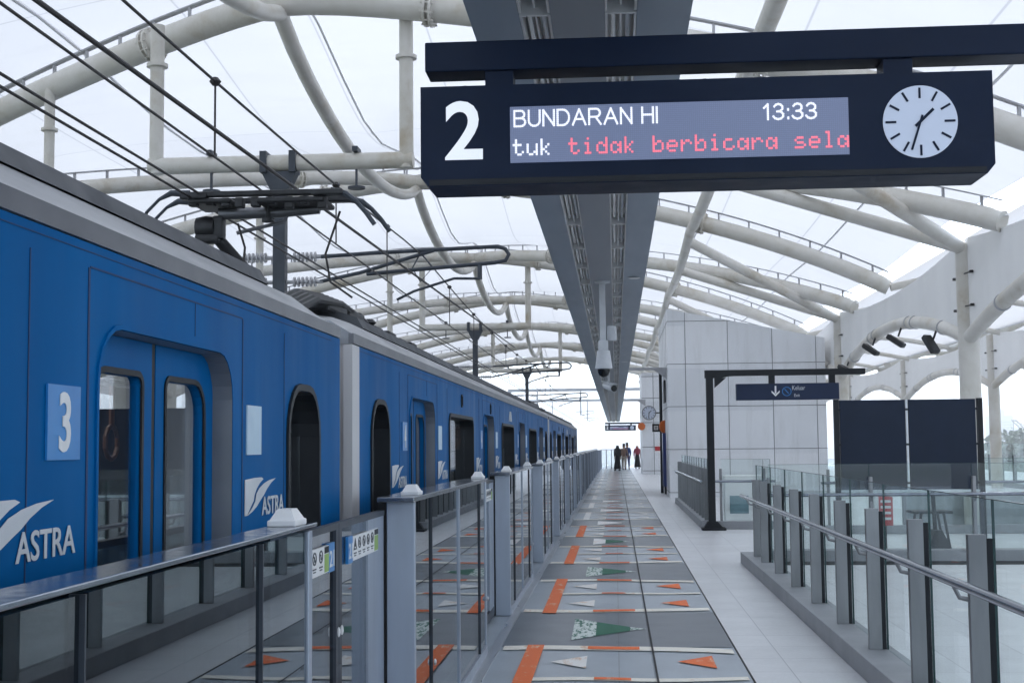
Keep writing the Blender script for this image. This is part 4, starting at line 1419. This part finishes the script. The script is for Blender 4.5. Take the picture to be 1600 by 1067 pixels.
# ------------------------------------------------------------------ exit sign on a goal-post frame
ex = thing('exit_sign', 'dark blue exit sign reading Keluar, hung from a black bracket post', 'exit sign', (1.75, 25.2, 0))
p = MB()
p.box(1.69, 1.82, 25.13, 25.27, 0.03, 2.80)
p.build('post', M['black'], ex)
q = MB()
q.prism([(1.67, 2.80), (1.85, 2.80), (1.97, 2.80), (2.1, 2.83), (2.2, 2.835), (4.60, 2.835), (4.60, 2.945), (1.67, 2.945)], lambda u, v, w: (u, 25.2 + w, v), -0.08, 0.08)
q.prism([(1.85, 2.62), (2.06, 2.80), (1.85, 2.80)], lambda u, v, w: (u, 25.2 + w, v), -0.07, 0.07)
q.build('bracket_arm', M['black'], ex)
bs = MB().box(1.56, 2.0, 25.02, 25.38, 0.0, 0.045, 0.01)
bs.prism([(1.60, 0.045), (1.95, 0.045), (1.85, 0.16), (1.67, 0.16)], lambda u, v, w: (u, 25.2 + w, v), -0.09, 0.09)
bs.build('base_plate', M['black'], ex)
for x in (2.92, 3.42 + 1.0):
    pass
for x in (2.9, 4.0):
    MB().box(x - 0.055, x + 0.055, 25.15, 25.25, 2.66, 2.84).build('hanger', M['black'], ex)
pn = MB().box(2.24, 4.12, 25.13, 25.27, 2.38, 2.685, 0.01).build('sign_panel', M['navyblue'], ex)
FE = faceY(25.128)
ar = MB()
ar.prism([(2.945, 2.64), (2.975, 2.64), (2.975, 2.50), (2.945, 2.50)], FE, 0, 0.003)
ar.prism([(2.96, 2.445), (3.035, 2.52), (3.035, 2.555), (2.96, 2.485), (2.885, 2.555), (2.885, 2.52)], FE, 0, 0.003)
ar.build('arrow', M['white'], pn)
ic = MB()
ring = [(3.165 + 0.085 * math.cos(t), 2.535 + 0.085 * math.sin(t)) for t in [2 * math.pi * i / 28 for i in range(28)]]
inn = [(3.165 + 0.073 * math.cos(t), 2.535 + 0.073 * math.sin(t)) for t in [2 * math.pi * i / 28 for i in range(28)]]
ic.mesh(curve_mesh([ring, inn], 0.003), FE)
ic.prism([(3.12, 2.575), (3.13, 2.585), (3.205, 2.50), (3.195, 2.49)], FE, 0, 0.002)
ic.build('icon', M['cyan'], pn)
MB().mesh(fit_text('Keluar', 3.265, 3.50, 2.56, 2.64, 0.003, 0.0), FE).build('sign_text', M['decal'], pn)
MB().mesh(fit_text('Exit', 3.30, 3.40, 2.435, 2.49, 0.003, 0.0), FE).build('sign_text', M['decal'], pn)

# ------------------------------------------------------------------ railings
def railing(axis, c, a, b, posts, label, side, glass_off=0.085, hand=True, kerb=(0.0, 0.26), top=1.29, loc=None):
    """axis 'Y': runs along Y at x=c (post centre); axis 'X': runs along X at y=c"""
    root = thing('glass_railing', label, 'railing', loc or ((c, a, 0) if axis == 'Y' else (a, c, 0)))
    def bx(mb, l0, l1, t0, t1, z0, z1, ch=0):
        if axis == 'Y': mb.box(c + t0, c + t1, l0, l1, z0, z1, ch)
        else: mb.box(l0, l1, c + t0, c + t1, z0, z1, ch)
        return mb
    def pt(l, t, z):
        return (c + t, l, z) if axis == 'Y' else (l, c + t, z)
    k0, k1 = kerb
    bx(MB(), a, b, k0, k1, 0.0, 0.148, 0.006).build('kerb', M['kerb'], root)
    for p in posts:
        po = bx(MB(), p - 0.022, p + 0.022, -0.045, 0.045, 0.148, 1.12, 0.003).build('post', M['post'], root)
        bx(MB(), p - 0.015, p + 0.015, side * 0.046, side * 0.075, 0.15, 1.10).build('shadow_gap_gasket', M['black'], po)  # black strip painting the shadow gap between post and glass, shaped as a gasket
        if hand:
            bk = MB()
            bk.tube([pt(p, -side * 0.045, 0.80), pt(p, -side * 0.09, 0.81), pt(p, -side * 0.115, 0.865)], 0.012, 8)
            bk.build('handrail_bracket', M['post'], root)
    edges = [a + 0.02] + list(posts) + [b - 0.02]
    for l0, l1 in zip(edges, edges[1:]):
        if l1 - l0 < 0.12: continue
        t0 = side * glass_off
        g = bx(MB(), l0 + 0.008, l1 - 0.008, t0 - 0.006, t0 + 0.006, 0.1482, top).build('glass_pane', M['railglass'], root)
        e = MB()
        bx(e, l0 + 0.008, l1 - 0.008, t0 - 0.0065, t0 + 0.0065, top, top + 0.004)
        bx(e, l1 - 0.008, l1 - 0.002, t0 - 0.0065, t0 + 0.0065, 0.1482, top)
        e.build('glass_edge', M['glassedge'], g)
    if hand:
        MB().tube([pt(a - 0.05, -side * 0.115, 0.885), pt(b + 0.05, -side * 0.115, 0.885)], 0.024, 12).build('handrail', M['capsteel'], root, smooth=True)
    return root
near_posts = [17.5 - 0.02, 16.6, 15.2, 13.8, 12.4, 11.0, 9.65, 8.28, 6.9, 5.5, 4.1, 2.7]
railing('Y', 1.78, -4.0, 18.25, sorted(near_posts), 'long glass railing with steel posts and handrail in the right foreground', 1, kerb=(-0.145, 0.14))
railing('X', 18.55, 1.93, 9.4, [2.06 + 1.36 * i for i in range(6)], 'glass railing running across behind the foreground railing, in front of the black boards', 1, kerb=(-0.14, 0.16))
struct('dark_floor_strip', MB().box(1.95, 9.4, 17.9, 18.40, -0.003, 0.005), M['dark'])  # thin dark strip on the floor before the cross railing
railing('Y', 1.70, 25.6, 36.8, [25.8 + 0.9 * i for i in range(13)], 'glass railing behind the exit sign post, leading to the pale clad building', 1, kerb=(-0.12, 0.14))
railing('X', 25.5, 1.88, 2.9, [1.95, 2.75], 'short glass return railing just right of the exit sign post', 1, kerb=(-0.12, 0.14))
railing('X', 24.0, 3.6, 12.6, [3.7 + 1.3 * i for i in range(7)], 'glass railing on a grey parapet behind the black boards', 1, kerb=(-0.1, 0.1), hand=True)
railing('Y', 13.6, 14.0, 60.0, [14.3 + 1.5 * i for i in range(30)], 'far platform edge glass fence at the right, in front of the trees', -1, kerb=(-0.14, 0.14), hand=True, top=1.5)
pw = MB().box(5.3, 8.2, 25.4, 25.7, 0, 0.62, 0.01)
pw.build('low_wall', M['kerb'])
tag(bpy.data.objects['low_wall'], 'low grey parapet wall at the foot of the white column', 'wall')
wb = thing('stair_hood', 'white box panel with a dark window between the two railings', 'cabinet', (2.6, 27.5, 0))
MB().box(2.15, 3.0, 27.2, 27.6, 0, 0.95, 0.02).build('body', M['gusset'], wb)
MB().box(2.25, 2.62, 27.185, 27.197, 0.2, 0.55).build('window', M['hoodglass'], wb)

# ------------------------------------------------------------------ black boards, stool, extinguisher sign
bd = thing('board_stand', 'pair of tall black boards on dark posts beneath the white column', 'notice board', (4.2, 19.7, 0))
for a, b in ((3.222, 4.150), (4.195, 5.135)):
    MB().box(a, b, 19.68, 19.73, 0.905, 2.19, 0.004).build('board', M['board'], bd)
for x in (3.175, 5.195):
    MB().box(x - 0.035, x + 0.035, 19.66, 19.75, 0, 2.20).build('post', M['black'], bd)
MB().box(4.160, 4.185, 19.69, 19.72, 0.88, 2.19).build('middle_post', M['steel'], bd)
MB().box(3.21, 5.16, 19.685, 19.725, 0.870, 0.900).build('bottom_rail', M['steel'], bd)
cl = MB()
for x in (3.216, 4.172, 5.150):
    for z in (1.0, 1.55, 2.05):
        cl.box(x - 0.02, x + 0.02, 19.675, 19.735, z - 0.015, z + 0.015)
cl.build('clip', M['black'], bd)

tb = thing('folding_table', 'small black folding table with crossed legs behind the glass railing', 'table', (4.55, 20.3, 0))
MB().box(4.30, 4.86, 20.05, 20.55, 0.54, 0.58, 0.01).build('table_top', M['black'], tb)
for p0, p1 in (((4.34, 20.1, 0.02), (4.42, 20.1, 0.55)), ((4.82, 20.1, 0.02), (4.74, 20.1, 0.55)), ((4.34, 20.5, 0.02), (4.42, 20.5, 0.55)), ((4.82, 20.5, 0.02), (4.74, 20.5, 0.55))):
    MB().tube([p0, p1], 0.02, 8).build('leg', M['black'], tb)
ss = thing('sign_stand', 'black pole with a fanned black base standing beside the folding table', 'stand', (4.6, 20.0, 0))
MB().tube([(4.58, 19.95, 0.2), (4.56, 19.95, 0.88)], 0.03, 8).build('pole', M['black'], ss)
MB().prism([(4.42, 0.0), (4.80, 0.0), (4.64, 0.32), (4.54, 0.32)], lambda u, v, w: (u, 19.95 + w, v), -0.16, 0.16).build('base', M['black'], ss)

fe = thing('extinguisher_box', 'red and white fire equipment box seen through the foreground glass railing', 'fire box', (3.75, 19.2, 0))
MB().box(3.66, 3.86, 19.3, 19.5, 0.42, 0.82, 0.01).build('box', M['red'], fe)
MB().box(3.60, 3.66, 19.28, 19.5, 0.44, 0.84, 0.006).build('side_label', M['white'], fe)
MB().box(3.74, 3.78, 19.38, 19.42, 0.0, 0.42).build('stand', M['black'], fe)
st = MB()
for z in (0.50, 0.58, 0.66, 0.74):
    st.box(3.69, 3.83, 19.295, 19.301, z, z + 0.035)
st.build('stripe', M['white'], fe)

# ------------------------------------------------------------------ pale clad lift building and far clad block
lb = thing('lift_building', 'pale panel-clad lift building behind the exit sign', 'building', (1.6, 40.7, 0))
F = lambda y: (lambda u, v, w: (u, y + w, v))
w = MB()
w.prism([(1.6, 0), (6.28, 0), (6.28, 4.72), (1.6, 5.66)], F(40.7), 0, 8.0)
M['clad'] = (surf('clad_panel_base', (0.80, 0.81, 0.83), (0.76, 0.77, 0.79), rough=0.45, scale=0.8, stretch=(1, 1, 0.5)))
_nt = M['clad'].node_tree
_b = _nt.nodes['Principled BSDF']
_src = _b.inputs['Base Color'].links[0].from_socket
_tc = _nt.nodes.new('ShaderNodeTexCoord')
_mp = _nt.nodes.new('ShaderNodeMapping')
_mp.inputs['Rotation'].default_value = (R(-90), 0, 0)
_mp.inputs['Location'].default_value = (0.77, 0.0, 1.15)
_br = _nt.nodes.new('ShaderNodeTexBrick')
_br.offset = 0.0
for _k, _v in (('Scale', 1.0), ('Brick Width', 1.3), ('Row Height', 1.285), ('Mortar Size', 0.0)):
    _br.inputs[_k].default_value = _v
_br.inputs['Color1'].default_value = (1, 1, 1, 1)
_br.inputs['Color2'].default_value = (0.86, 0.87, 0.885, 1)
_nt.links.new(_tc.outputs['Object'], _mp.inputs[0])
_nt.links.new(_mp.outputs[0], _br.inputs['Vector'])
_sk = ramp(_nt, noise(_nt, 3.5, 7, (1, 1, 0.12), 0.7), [(0.5, (1, 1, 1)), (0.75, (0.86, 0.855, 0.84))])
for _s in (_br.outputs['Color'], _sk):
    _m = _nt.nodes.new('ShaderNodeMix')
    _m.data_type = 'RGBA'
    _m.blend_type = 'MULTIPLY'
    _m.inputs[0].default_value = 1.0
    _nt.links.new(_src, _m.inputs[6])
    _nt.links.new(_s, _m.inputs[7])
    _src = _m.outputs[2]
_nt.links.new(_src, _b.inputs['Base Color'])
w.build('wall', M['clad'], lb)
jn = MB()
for z in (0.145, 1.43, 2.71, 3.99, 5.28):
    xe = 6.28 if z < 4.7 else 1.6 + (5.66 - z) / (5.66 - 4.72) * 4.68
    jn.box(1.597, xe, 40.695, 40.705, z - 0.008, z + 0.008)
    jn.box(1.595, 1.603, 40.71, 48.69, z - 0.008, z + 0.008)
for x in (2.13, 3.40, 4.72, 6.01):
    jn.box(x - 0.008, x + 0.008, 40.694, 40.704, 0, 5.66 - (x - 1.6) / 4.68 * 0.94 - 0.01)
for y in (42.0, 43.3, 44.6, 45.9, 47.2):
    jn.box(1.594, 1.602, y - 0.01, y + 0.01, 0, 5.6)
jn.build('panel_joint', M['joint'], lb)
do = MB().box(1.585, 1.599, 44.0, 46.4, 0.0, 2.3)
do.build('lift_door', M['steel'], lb)
MB().box(1.55, 1.59, 42.5, 43.6, 2.9, 3.6).build('wall_vent', M['black'], lb)

fb = thing('clad_block', 'narrow pale panel-clad block far down the platform beside the people', 'building', (1.45, 72, 0))
MB().box(1.42, 2.38, 72.0, 78.0, 0.0, 5.4).build('wall', bpy.data.materials['clad_panel_base'], fb)
jn = MB()
for z in (0.2, 1.45, 2.75, 4.05, 5.2):
    jn.box(1.417, 2.383, 71.994, 72.004, z - 0.014, z + 0.014)
jn.box(2.02, 2.045, 71.993, 72.003, 0, 5.4)
jn.build('panel_joint', M['joint'], fb)
nt_ = thing('red_notice', 'white notice with a red band on the far clad block', 'notice', (2.2, 71.97, 1.6))
MB().box(2.08, 2.34, 71.95, 71.99, 1.15, 1.85).build('sheet', M['white'], nt_)
MB().box(2.08, 2.34, 71.94, 71.95, 1.25, 1.48).build('red_band', M['red'], nt_)

pl = thing('corner_post', 'slim black post at the corner of the clad building, carrying the round clock', 'post', (1.5, 44.5, 0))
MB().tube([(1.5, 44.5, 0), (1.5, 44.5, 4.0)], 0.05, 10).build('pole', M['black'], pl)
ck = thing('station_clock', 'round white station clock with dark rim hanging left of the clad building', 'clock', (1.1, 44.5, 2.62))
def disk_y(x, y, z, r, t, n=40): return MB().disc((x, y, z), (0, 1, 0), r, t, n)
disk_y(1.11, 44.5, 2.62, 0.235, 0.10).build('rim', M['gutter'], ck)
cf = disk_y(1.11, 44.445, 2.62, 0.205, 0.02).build('face', M['face'], ck)
tk = MB()
for k in range(12):
    a = k * math.pi / 6
    d = Vector((math.sin(a), 0, math.cos(a)))
    tk.obox(Vector((1.11, 44.43, 2.62)) + d * 0.15, Vector((1.11, 44.43, 2.62)) + d * 0.195, 0.018, 0.006, (0, 1, 0))
tk.build('hour_mark', M['navy'], cf)
for ang, l in ((46.5, 0.11), (186, 0.17)):
    d = Vector((math.sin(R(ang)), 0, math.cos(R(ang))))
    MB().obox(Vector((1.11, 44.425, 2.62)) - d * 0.03, Vector((1.11, 44.425, 2.62)) + d * l, 0.02, 0.006, (0, 1, 0)).build('clock_hand', M['navy'], cf)
MB().obox((1.34, 44.5, 2.62), (1.5, 44.5, 2.62), 0.04, 0.04).build('bracket', M['black'], ck)
ls = thing('letter_sign', 'small black square sign with a white panel below the round clock', 'sign', (1.33, 44.6, 2.12))
MB().box(1.21, 1.49, 44.55, 44.65, 2.0, 2.26, 0.006).build('box', M['black'], ls)
wp = MB().box(1.265, 1.40, 44.54, 44.55, 2.06, 2.20).build('white_panel', M['white'], ls)
MB().mesh(curve_mesh([rrect(1.30, 1.365, 2.09, 2.17, 0.01), rrect(1.315, 1.35, 2.105, 2.155, 0.008)], 0.004), faceY(44.537)).build('symbol', M['black'], wp)
od = thing('orange_disc_sign', 'orange round sign on the corner of the clad building', 'sign', (1.65, 44.3, 2.15))
MB().disc((1.62, 43.8, 2.15), (0.35, -1, 0), 0.22, 0.06, 28).build('disc', M['orangesign'], od)
od2 = thing('far_round_sign', 'small orange round sign on the far clad block edge', 'sign', (1.38, 71.9, 2.6))
MB().disc((1.38, 71.85, 2.55), (0.2, -1, 0), 0.2, 0.05, 24).build('disc', M['orangesign'], od2)
tt = thing('info_totem', 'tall dark blue information panel at the corner of the clad building', 'totem', (1.56, 42.6, 0))
MB().box(1.50, 1.68, 43.2, 43.9, 0.25, 1.95, 0.01).build('panel', M['totem'], tt)
MB().box(1.54, 1.64, 43.4, 43.7, 0.0, 0.25).build('foot', M['black'], tt)
for (y, lab) in ((41.5, 'steel bracket bar between the ceiling beam and the clad building'), (71, 'far steel bracket bar between the ceiling beam and the clad block')):
    br = thing('beam_bracket', lab, 'bracket', (0.9, y, 4.0))
    m = MB().box(0.365, 1.60, y - 0.05, y + 0.05, 3.86, 3.94)
    m.build('bar', M['member'], br)
    MB().prism([(1.2, 3.86), (1.59, 3.86), (1.59, 3.6)], lambda u, v, w: (u, y + w, v), -0.04, 0.04).build('gusset', M['member'], br)

# ------------------------------------------------------------------ floodlights on the gusset edge tube
def flood(y, z, yaw, tilt, label):
    t = thing('floodlight', label, 'floodlight', (6.4, y, z), 'floodlights under the white gusset')
    MB().tube([(6.45, y, z + 0.05), (6.35, y, z - 0.22)], 0.022, 8).build('yoke', M['black'], t)
    bx = MB().box(-0.10, 0.10, -0.22, 0.22, -0.055, 0.055, 0.02)
    rot = Matrix.Rotation(yaw, 4, 'Z') @ Matrix.Rotation(tilt, 4, 'X')
    bx.v = [tuple(rot @ Vector(v) + Vector((6.3, y, z - 0.32))) for v in bx.v]
    bx.build('housing', M['grime'], t)
    ln = MB().box(-0.08, 0.08, -0.19, 0.19, -0.065, -0.056)
    ln.v = [tuple(rot @ Vector(v) + Vector((6.3, y, z - 0.32))) for v in ln.v]
    ln.build('lens', M['smoke'], t)
flood(37.3, 3.90, 0.8, 0.5, 'floodlight lowest on the arched tube, beside the exit sign arm')
flood(33.6, 4.18, 0.9, 0.6, 'floodlight second lowest on the arched tube')
flood(30.6, 4.16, 1.0, 0.6, 'floodlight at the top of the arched tube')
flood(27.3, 3.84, 0.5, 0.9, 'floodlight nearest the white column')

# ------------------------------------------------------------------ people far down the platform
def skin_obj(name, mat, verts, edges, rad, parent, sub=2):
    me = bpy.data.meshes.new(name)
    o3 = ORG[parent.name]
    me.from_pydata([tuple(Vector(v)) for v in verts], edges, [])
    ob = bpy.data.objects.new(name, me)
    col.objects.link(ob)
    md = ob.modifiers.new('skin', 'SKIN')
    md.use_smooth_shade = True
    sv = me.skin_vertices[0].data
    for i, r in enumerate(rad):
        sv[i].radius = (r, r) if not isinstance(r, tuple) else r
        sv[i].use_root = (i == 0)
    ss = ob.modifiers.new('sub', 'SUBSURF')
    ss.levels = ss.render_levels = sub
    dg = bpy.context.evaluated_depsgraph_get()
    new = bpy.data.meshes.new_from_object(ob.evaluated_get(dg))
    bpy.data.objects.remove(ob)
    new.materials.clear()
    new.materials.append(mat)
    new.name = name
    o = bpy.data.objects.new(name, new)
    col.objects.link(o)
    o.parent = parent
    ORG[o.name] = o3
    return o

def person(x, y, heading, h, label, top, bottom, cover, skirt, step, bag=False):
    root = thing('person', label, 'person', (x, y, 0.0), 'people at the far end of the platform')
    root.rotation_euler = (0, 0, heading)
    k = h / 1.70
    V, E, Rr = [], [], []
    def v(p, r, par=None):
        V.append((p[0] * k, p[1] * k, p[2] * k)); Rr.append(r * k)
        if par is not None: E.append((par, len(V) - 1))
        return len(V) - 1
    pel = v((0, 0, 0.92), 0.13)
    wa = v((0, 0, 1.08), 0.12, pel)
    ch = v((0, 0, 1.27), 0.14, wa)
    nk = v((0, 0, 1.42), 0.065, ch)
    hd = v((0, 0.01, 1.53), 0.085, nk)
    ht = v((0, 0.0, 1.63), 0.085, hd)
    v((0, 0.10, 1.55), 0.018, hd)              # nose
    for s in (-1, 1):
        v((s * 0.088, 0, 1.56), 0.018, hd)     # ears
    tips = []
    for s in (-1, 1):
        sw = 0.10 * s * step
        sh = v((s * 0.17, 0, 1.37), 0.06, ch)
        el = v((s * 0.22, -0.03 + sw, 1.10), 0.042, sh)
        wr = v((s * 0.23, 0.06 + sw * 1.6, 0.86), 0.028, el)
        pm = v((s * 0.23, 0.09 + sw * 1.8, 0.79), 0.03, wr)
        for q, (dx, L) in enumerate(((-0.025, 0.07), (-0.009, 0.08), (0.008, 0.075), (0.024, 0.06))):
            a = v((s * 0.23 + dx * 0.5, 0.10 + sw * 1.8 + dx, 0.745), 0.009, pm)
            v((s * 0.23 + dx * 0.5, 0.115 + sw * 1.8 + dx, 0.745 - L), 0.008, a)
        a = v((s * 0.20, 0.13 + sw * 1.8, 0.79), 0.010, wr)
        v((s * 0.195, 0.15 + sw * 1.8, 0.76), 0.009, a)
        lg = 0.22 * -s * step
        hp = v((s * 0.09, 0, 0.86), 0.085, pel)
        kn = v((s * 0.10, lg * 0.5 + 0.03, 0.48), 0.055, hp)
        an = v((s * 0.10, lg - 0.03, 0.09), 0.036, kn)
        he = v((s * 0.10, lg + 0.02, 0.04), 0.036, an)
        v((s * 0.11, lg + 0.16, 0.03), 0.03, he)
    body = skin_obj('body', M['skin'], V, E, Rr, root)
    # clothing grown over the same skeleton
    def grow(name, mat, pts):
        vv, ee, rr = [], [], []
        for p, r, par in pts:
            vv.append(tuple(c * k for c in p)); rr.append(r * k)
            if par is not None: ee.append((par, len(vv) - 1))
        skin_obj(name, mat, vv, ee, rr, body)
    pts = [((0, 0, 1.05), 0.145, None), ((0, 0, 0.88), 0.155, 0), ((0, 0, 1.27), 0.162, 0), ((0, 0, 1.40), 0.085, 2)]
    for s in (-1, 1):
        sw = 0.10 * s * step
        pts.append(((s * 0.175, 0, 1.37), 0.075, 2)); i = len(pts) - 1
        pts.append(((s * 0.225, -0.03 + sw, 1.10), 0.06, i))
        pts.append(((s * 0.23, 0.045 + sw * 1.5, 0.90), 0.048, i + 1))
    grow('top', top, pts)
    if skirt:
        m = MB()
        prof_ = [(0.16, 0.98), (0.19, 0.85), (0.22, 0.55), (0.26, 0.25), (0.29, 0.10)]
        vs, fs = [], []
        n = 18
        for r, z in prof_:
            for q in range(n):
                a = 2 * math.pi * q / n
                rr = r * (1 + 0.06 * math.sin(5 * a) * (1 - z))
                vs.append((rr * math.cos(a) * k * 0.85, rr * math.sin(a) * k, z * k))
        for i in range(len(prof_) - 1):
            for q in range(n):
                fs.append((i * n + q, i * n + (q + 1) % n, (i + 1) * n + (q + 1) % n, (i + 1) * n + q))
        fs.append(tuple(range(n))); fs.append(tuple(range((len(prof_) - 1) * n, len(prof_) * n)))
        m.add(vs, fs).build('skirt', bottom, body, smooth=True, org=(0, 0, 0))
    else:
        pts = [((0, 0, 0.93), 0.14, None)]
        for s in (-1, 1):
            lg = 0.22 * -s * step
            pts.append(((s * 0.09, 0, 0.84), 0.1, 0)); i = len(pts) - 1
            pts.append(((s * 0.10, lg * 0.5 + 0.03, 0.48), 0.075, i))
            pts.append(((s * 0.10, lg - 0.03, 0.12), 0.06, i + 1))
        grow('trousers', bottom, pts)
    sh = MB()
    for s in (-1, 1):
        lg = 0.22 * -s * step
        sh.box((s * 0.105 - 0.045) * k, (s * 0.105 + 0.045) * k, (lg - 0.06) * k, (lg + 0.19) * k, 0.0, 0.07 * k, 0.02)
    sh.build('shoes', M['cloth_black'], body, org=(0, 0, 0))
    if cover is not None:
        grow('headscarf', cover, [((0, -0.02, 1.63), 0.105, None), ((0, -0.03, 1.53), 0.105, 0), ((0, -0.01, 1.42), 0.13, 1), ((0, 0.02, 1.30), 0.175, 2)])
    else:
        grow('hair', M['hair'], [((0, -0.03, 1.66), 0.088, None), ((0, -0.045, 1.58), 0.085, 0), ((0, 0.03, 1.68), 0.07, 0)])
    ey = MB()
    for s in (-1, 1):
        ey.lathe([(0.004, 0), (0.011, 0.004), (0.004, 0.010)], (s * 0.033 * k, 0.082 * k, 1.56 * k), 8, 'Y')
    ey.build('eyes', M['hair'], body, org=(0, 0, 0))
    if bag:
        b = MB().box(0.2 * k, 0.34 * k, -0.16 * k, 0.16 * k, 0.95 * k, 1.22 * k, 0.04)
        b.build('shoulder_bag', M['cloth_brown'], body, org=(0, 0, 0))
    return root
person(0.10, 83.5, R(20), 1.62, 'person in a long black dress and black headscarf, carrying a brown shoulder bag', M['cloth_black'], M['cloth_black'], M['cloth_black'], True, 0.6, True)
person(0.52, 87.0, R(-10), 1.60, 'person in a brown top and pale trousers, between the black dress and the blue outfit', M['cloth_brown'], M['cloth_beige'], None, False, 0.8)
person(0.74, 88.5, R(5), 1.66, 'person dressed all in dark blue, beside the one in pale trousers', M['cloth_blue'], M['cloth_blue'], None, False, 1.0)
person(1.42, 90.0, R(185), 1.58, 'person in a rose headscarf and top with a dark skirt, near the far clad block', M['cloth_pink'], M['cloth_black'], M['cloth_pink'], True, 0.4)

# ------------------------------------------------------------------ city beyond
def tower(x, y, w, d, h, mat, label, bands=14):
    t = thing('city_building', label, 'building', (x, y, -9))
    MB().box(x - w / 2, x + w / 2, y - d / 2, y + d / 2, -9, h).build('wall', mat, t)
    b = MB()
    for i in range(bands):
        z = -6 + (h + 4) * i / bands
        b.box(x - w / 2 - 0.06, x + w / 2 + 0.06, y - d / 2 - 0.06, y + d / 2 + 0.06, z, z + (h + 4) / bands * 0.45)
    b.build('window_band', M['winband'], t)
    MB().box(x - w * 0.2, x + w * 0.2, y - d * 0.2, y + d * 0.2, h, h + 3).build('roof_hut', mat, t)
tower(-62, 430, 9, 12, 24, M['facade2'], 'pale blue office tower seen above the roof of the train')
tower(-34, 520, 16, 16, 12, M['facade'], 'low pale block in the white distance right of the train end')
tower(172, 620, 9, 12, 13, M['facade'], 'pale apartment block on the right skyline above the trees')
tower(184, 640, 14, 14, 5, M['facade'], 'low pale apartment block on the right skyline beside the crane')
tower(130, 600, 20, 20, 16, M['facade2'], 'pale grey block showing in the gap left of the black boards')

def tree(x, y, z, h, label):
    t = thing('tree', label, 'tree', (x, y, -9), 'trees on the right skyline')
    MB().tube([(x, y, -9), (x + 0.2, y, z - h * 0.45), (x, y, z - h * 0.1)], [0.4, 0.28, 0.1], 8).build('trunk', M['bark'], t)
    m = MB()
    cl = [(random.gauss(0, 0.30) * h, random.gauss(0, 0.30) * h, random.uniform(-0.55, 0.15) * h, random.uniform(0.14, 0.26) * h) for _ in range(13)]
    for cx, cy, cz, r in cl:
        for _ in range(110):
            d = Vector((random.gauss(0, 1), random.gauss(0, 1), random.gauss(0, 1))).normalized() * r * random.uniform(0.6, 1.05)
            p = Vector((x + cx, y + cy, z - 0.2 * h + cz)) + d
            a = Vector((random.gauss(0, 1), random.gauss(0, 1), random.gauss(0, 0.6))).normalized() * h * 0.05
            b = a.cross(Vector((random.gauss(0, 1), random.gauss(0, 1), random.gauss(0, 1)))).normalized() * h * 0.032
            m.add([p - a, p + b, p + a, p - b], [(0, 1, 2, 3)])
    m.build('crown', M['leaf'], t)
for i, (x, z, h) in enumerate(((58, 2.2, 9), (62.5, 3.0, 10), (66.5, 2.4, 9), (71, 2.8, 10), (75, 2.0, 8), (52, 1.6, 8))):
    tree(x, 205 + (i % 3) * 8, z, h, 'leafy tree on the right skyline, ' + ['first right of the white column', 'second and tallest right of the white column', 'third right of the white column', 'below the crane jib', 'at the right edge of the picture', 'half hidden behind the white column'][i])
cr = thing('tower_crane', 'thin crane with a slanting jib above the trees on the right skyline', 'crane', (92, 300, -9))
def lattice(mb, p, q, w):
    p, q = Vector(p), Vector(q)
    n = 14
    for o in (-w / 2, w / 2):
        mb.tube([p + Vector((o, 0, 0)), q + Vector((o, 0, 0))], 0.14, 6)
    for i in range(n):
        a, b = p.lerp(q, i / n), p.lerp(q, (i + 1) / n)
        s = 1 if i % 2 else -1
        mb.tube([a + Vector((s * w / 2, 0, 0)), b + Vector((-s * w / 2, 0, 0))], 0.08, 5)
m = MB(); lattice(m, (93, 300, -9), (93, 300, -1), 1.2); m.build('mast', M['crane'], cr)
m = MB(); lattice(m, (93, 300, -1), (86.3, 300, 6.2), 0.9); m.build('jib', M['crane'], cr)
m = MB(); m.tube([(86.3, 300, 6.2), (86.2, 300, 3.5)], 0.06, 5); m.tube([(86.3, 300, 6.2), (94.5, 300, 1.5), (93, 300, -1)], 0.06, 5); m.build('hoist_cable', M['cable'], cr)

# ------------------------------------------------------------------ haze: bright humid air
hz = bpy.data.materials.new('haze_air')
hz.use_nodes = True
nt = hz.node_tree
nt.nodes.clear()
ho = nt.nodes.new('ShaderNodeOutputMaterial')
hv = nt.nodes.new('ShaderNodeVolumePrincipled')
hv.inputs['Color'].default_value = (0.93, 0.965, 1.0, 1)
hv.inputs['Density'].default_value = 0.0022
hv.inputs['Anisotropy'].default_value = 0.2
nt.links.new(hv.outputs[0], ho.inputs['Volume'])
tag(MB().box(-700, 700, -30, 900, -10, 26).build('haze', hz), 'pale humid air over the platform and the city', None, None, 'stuff')
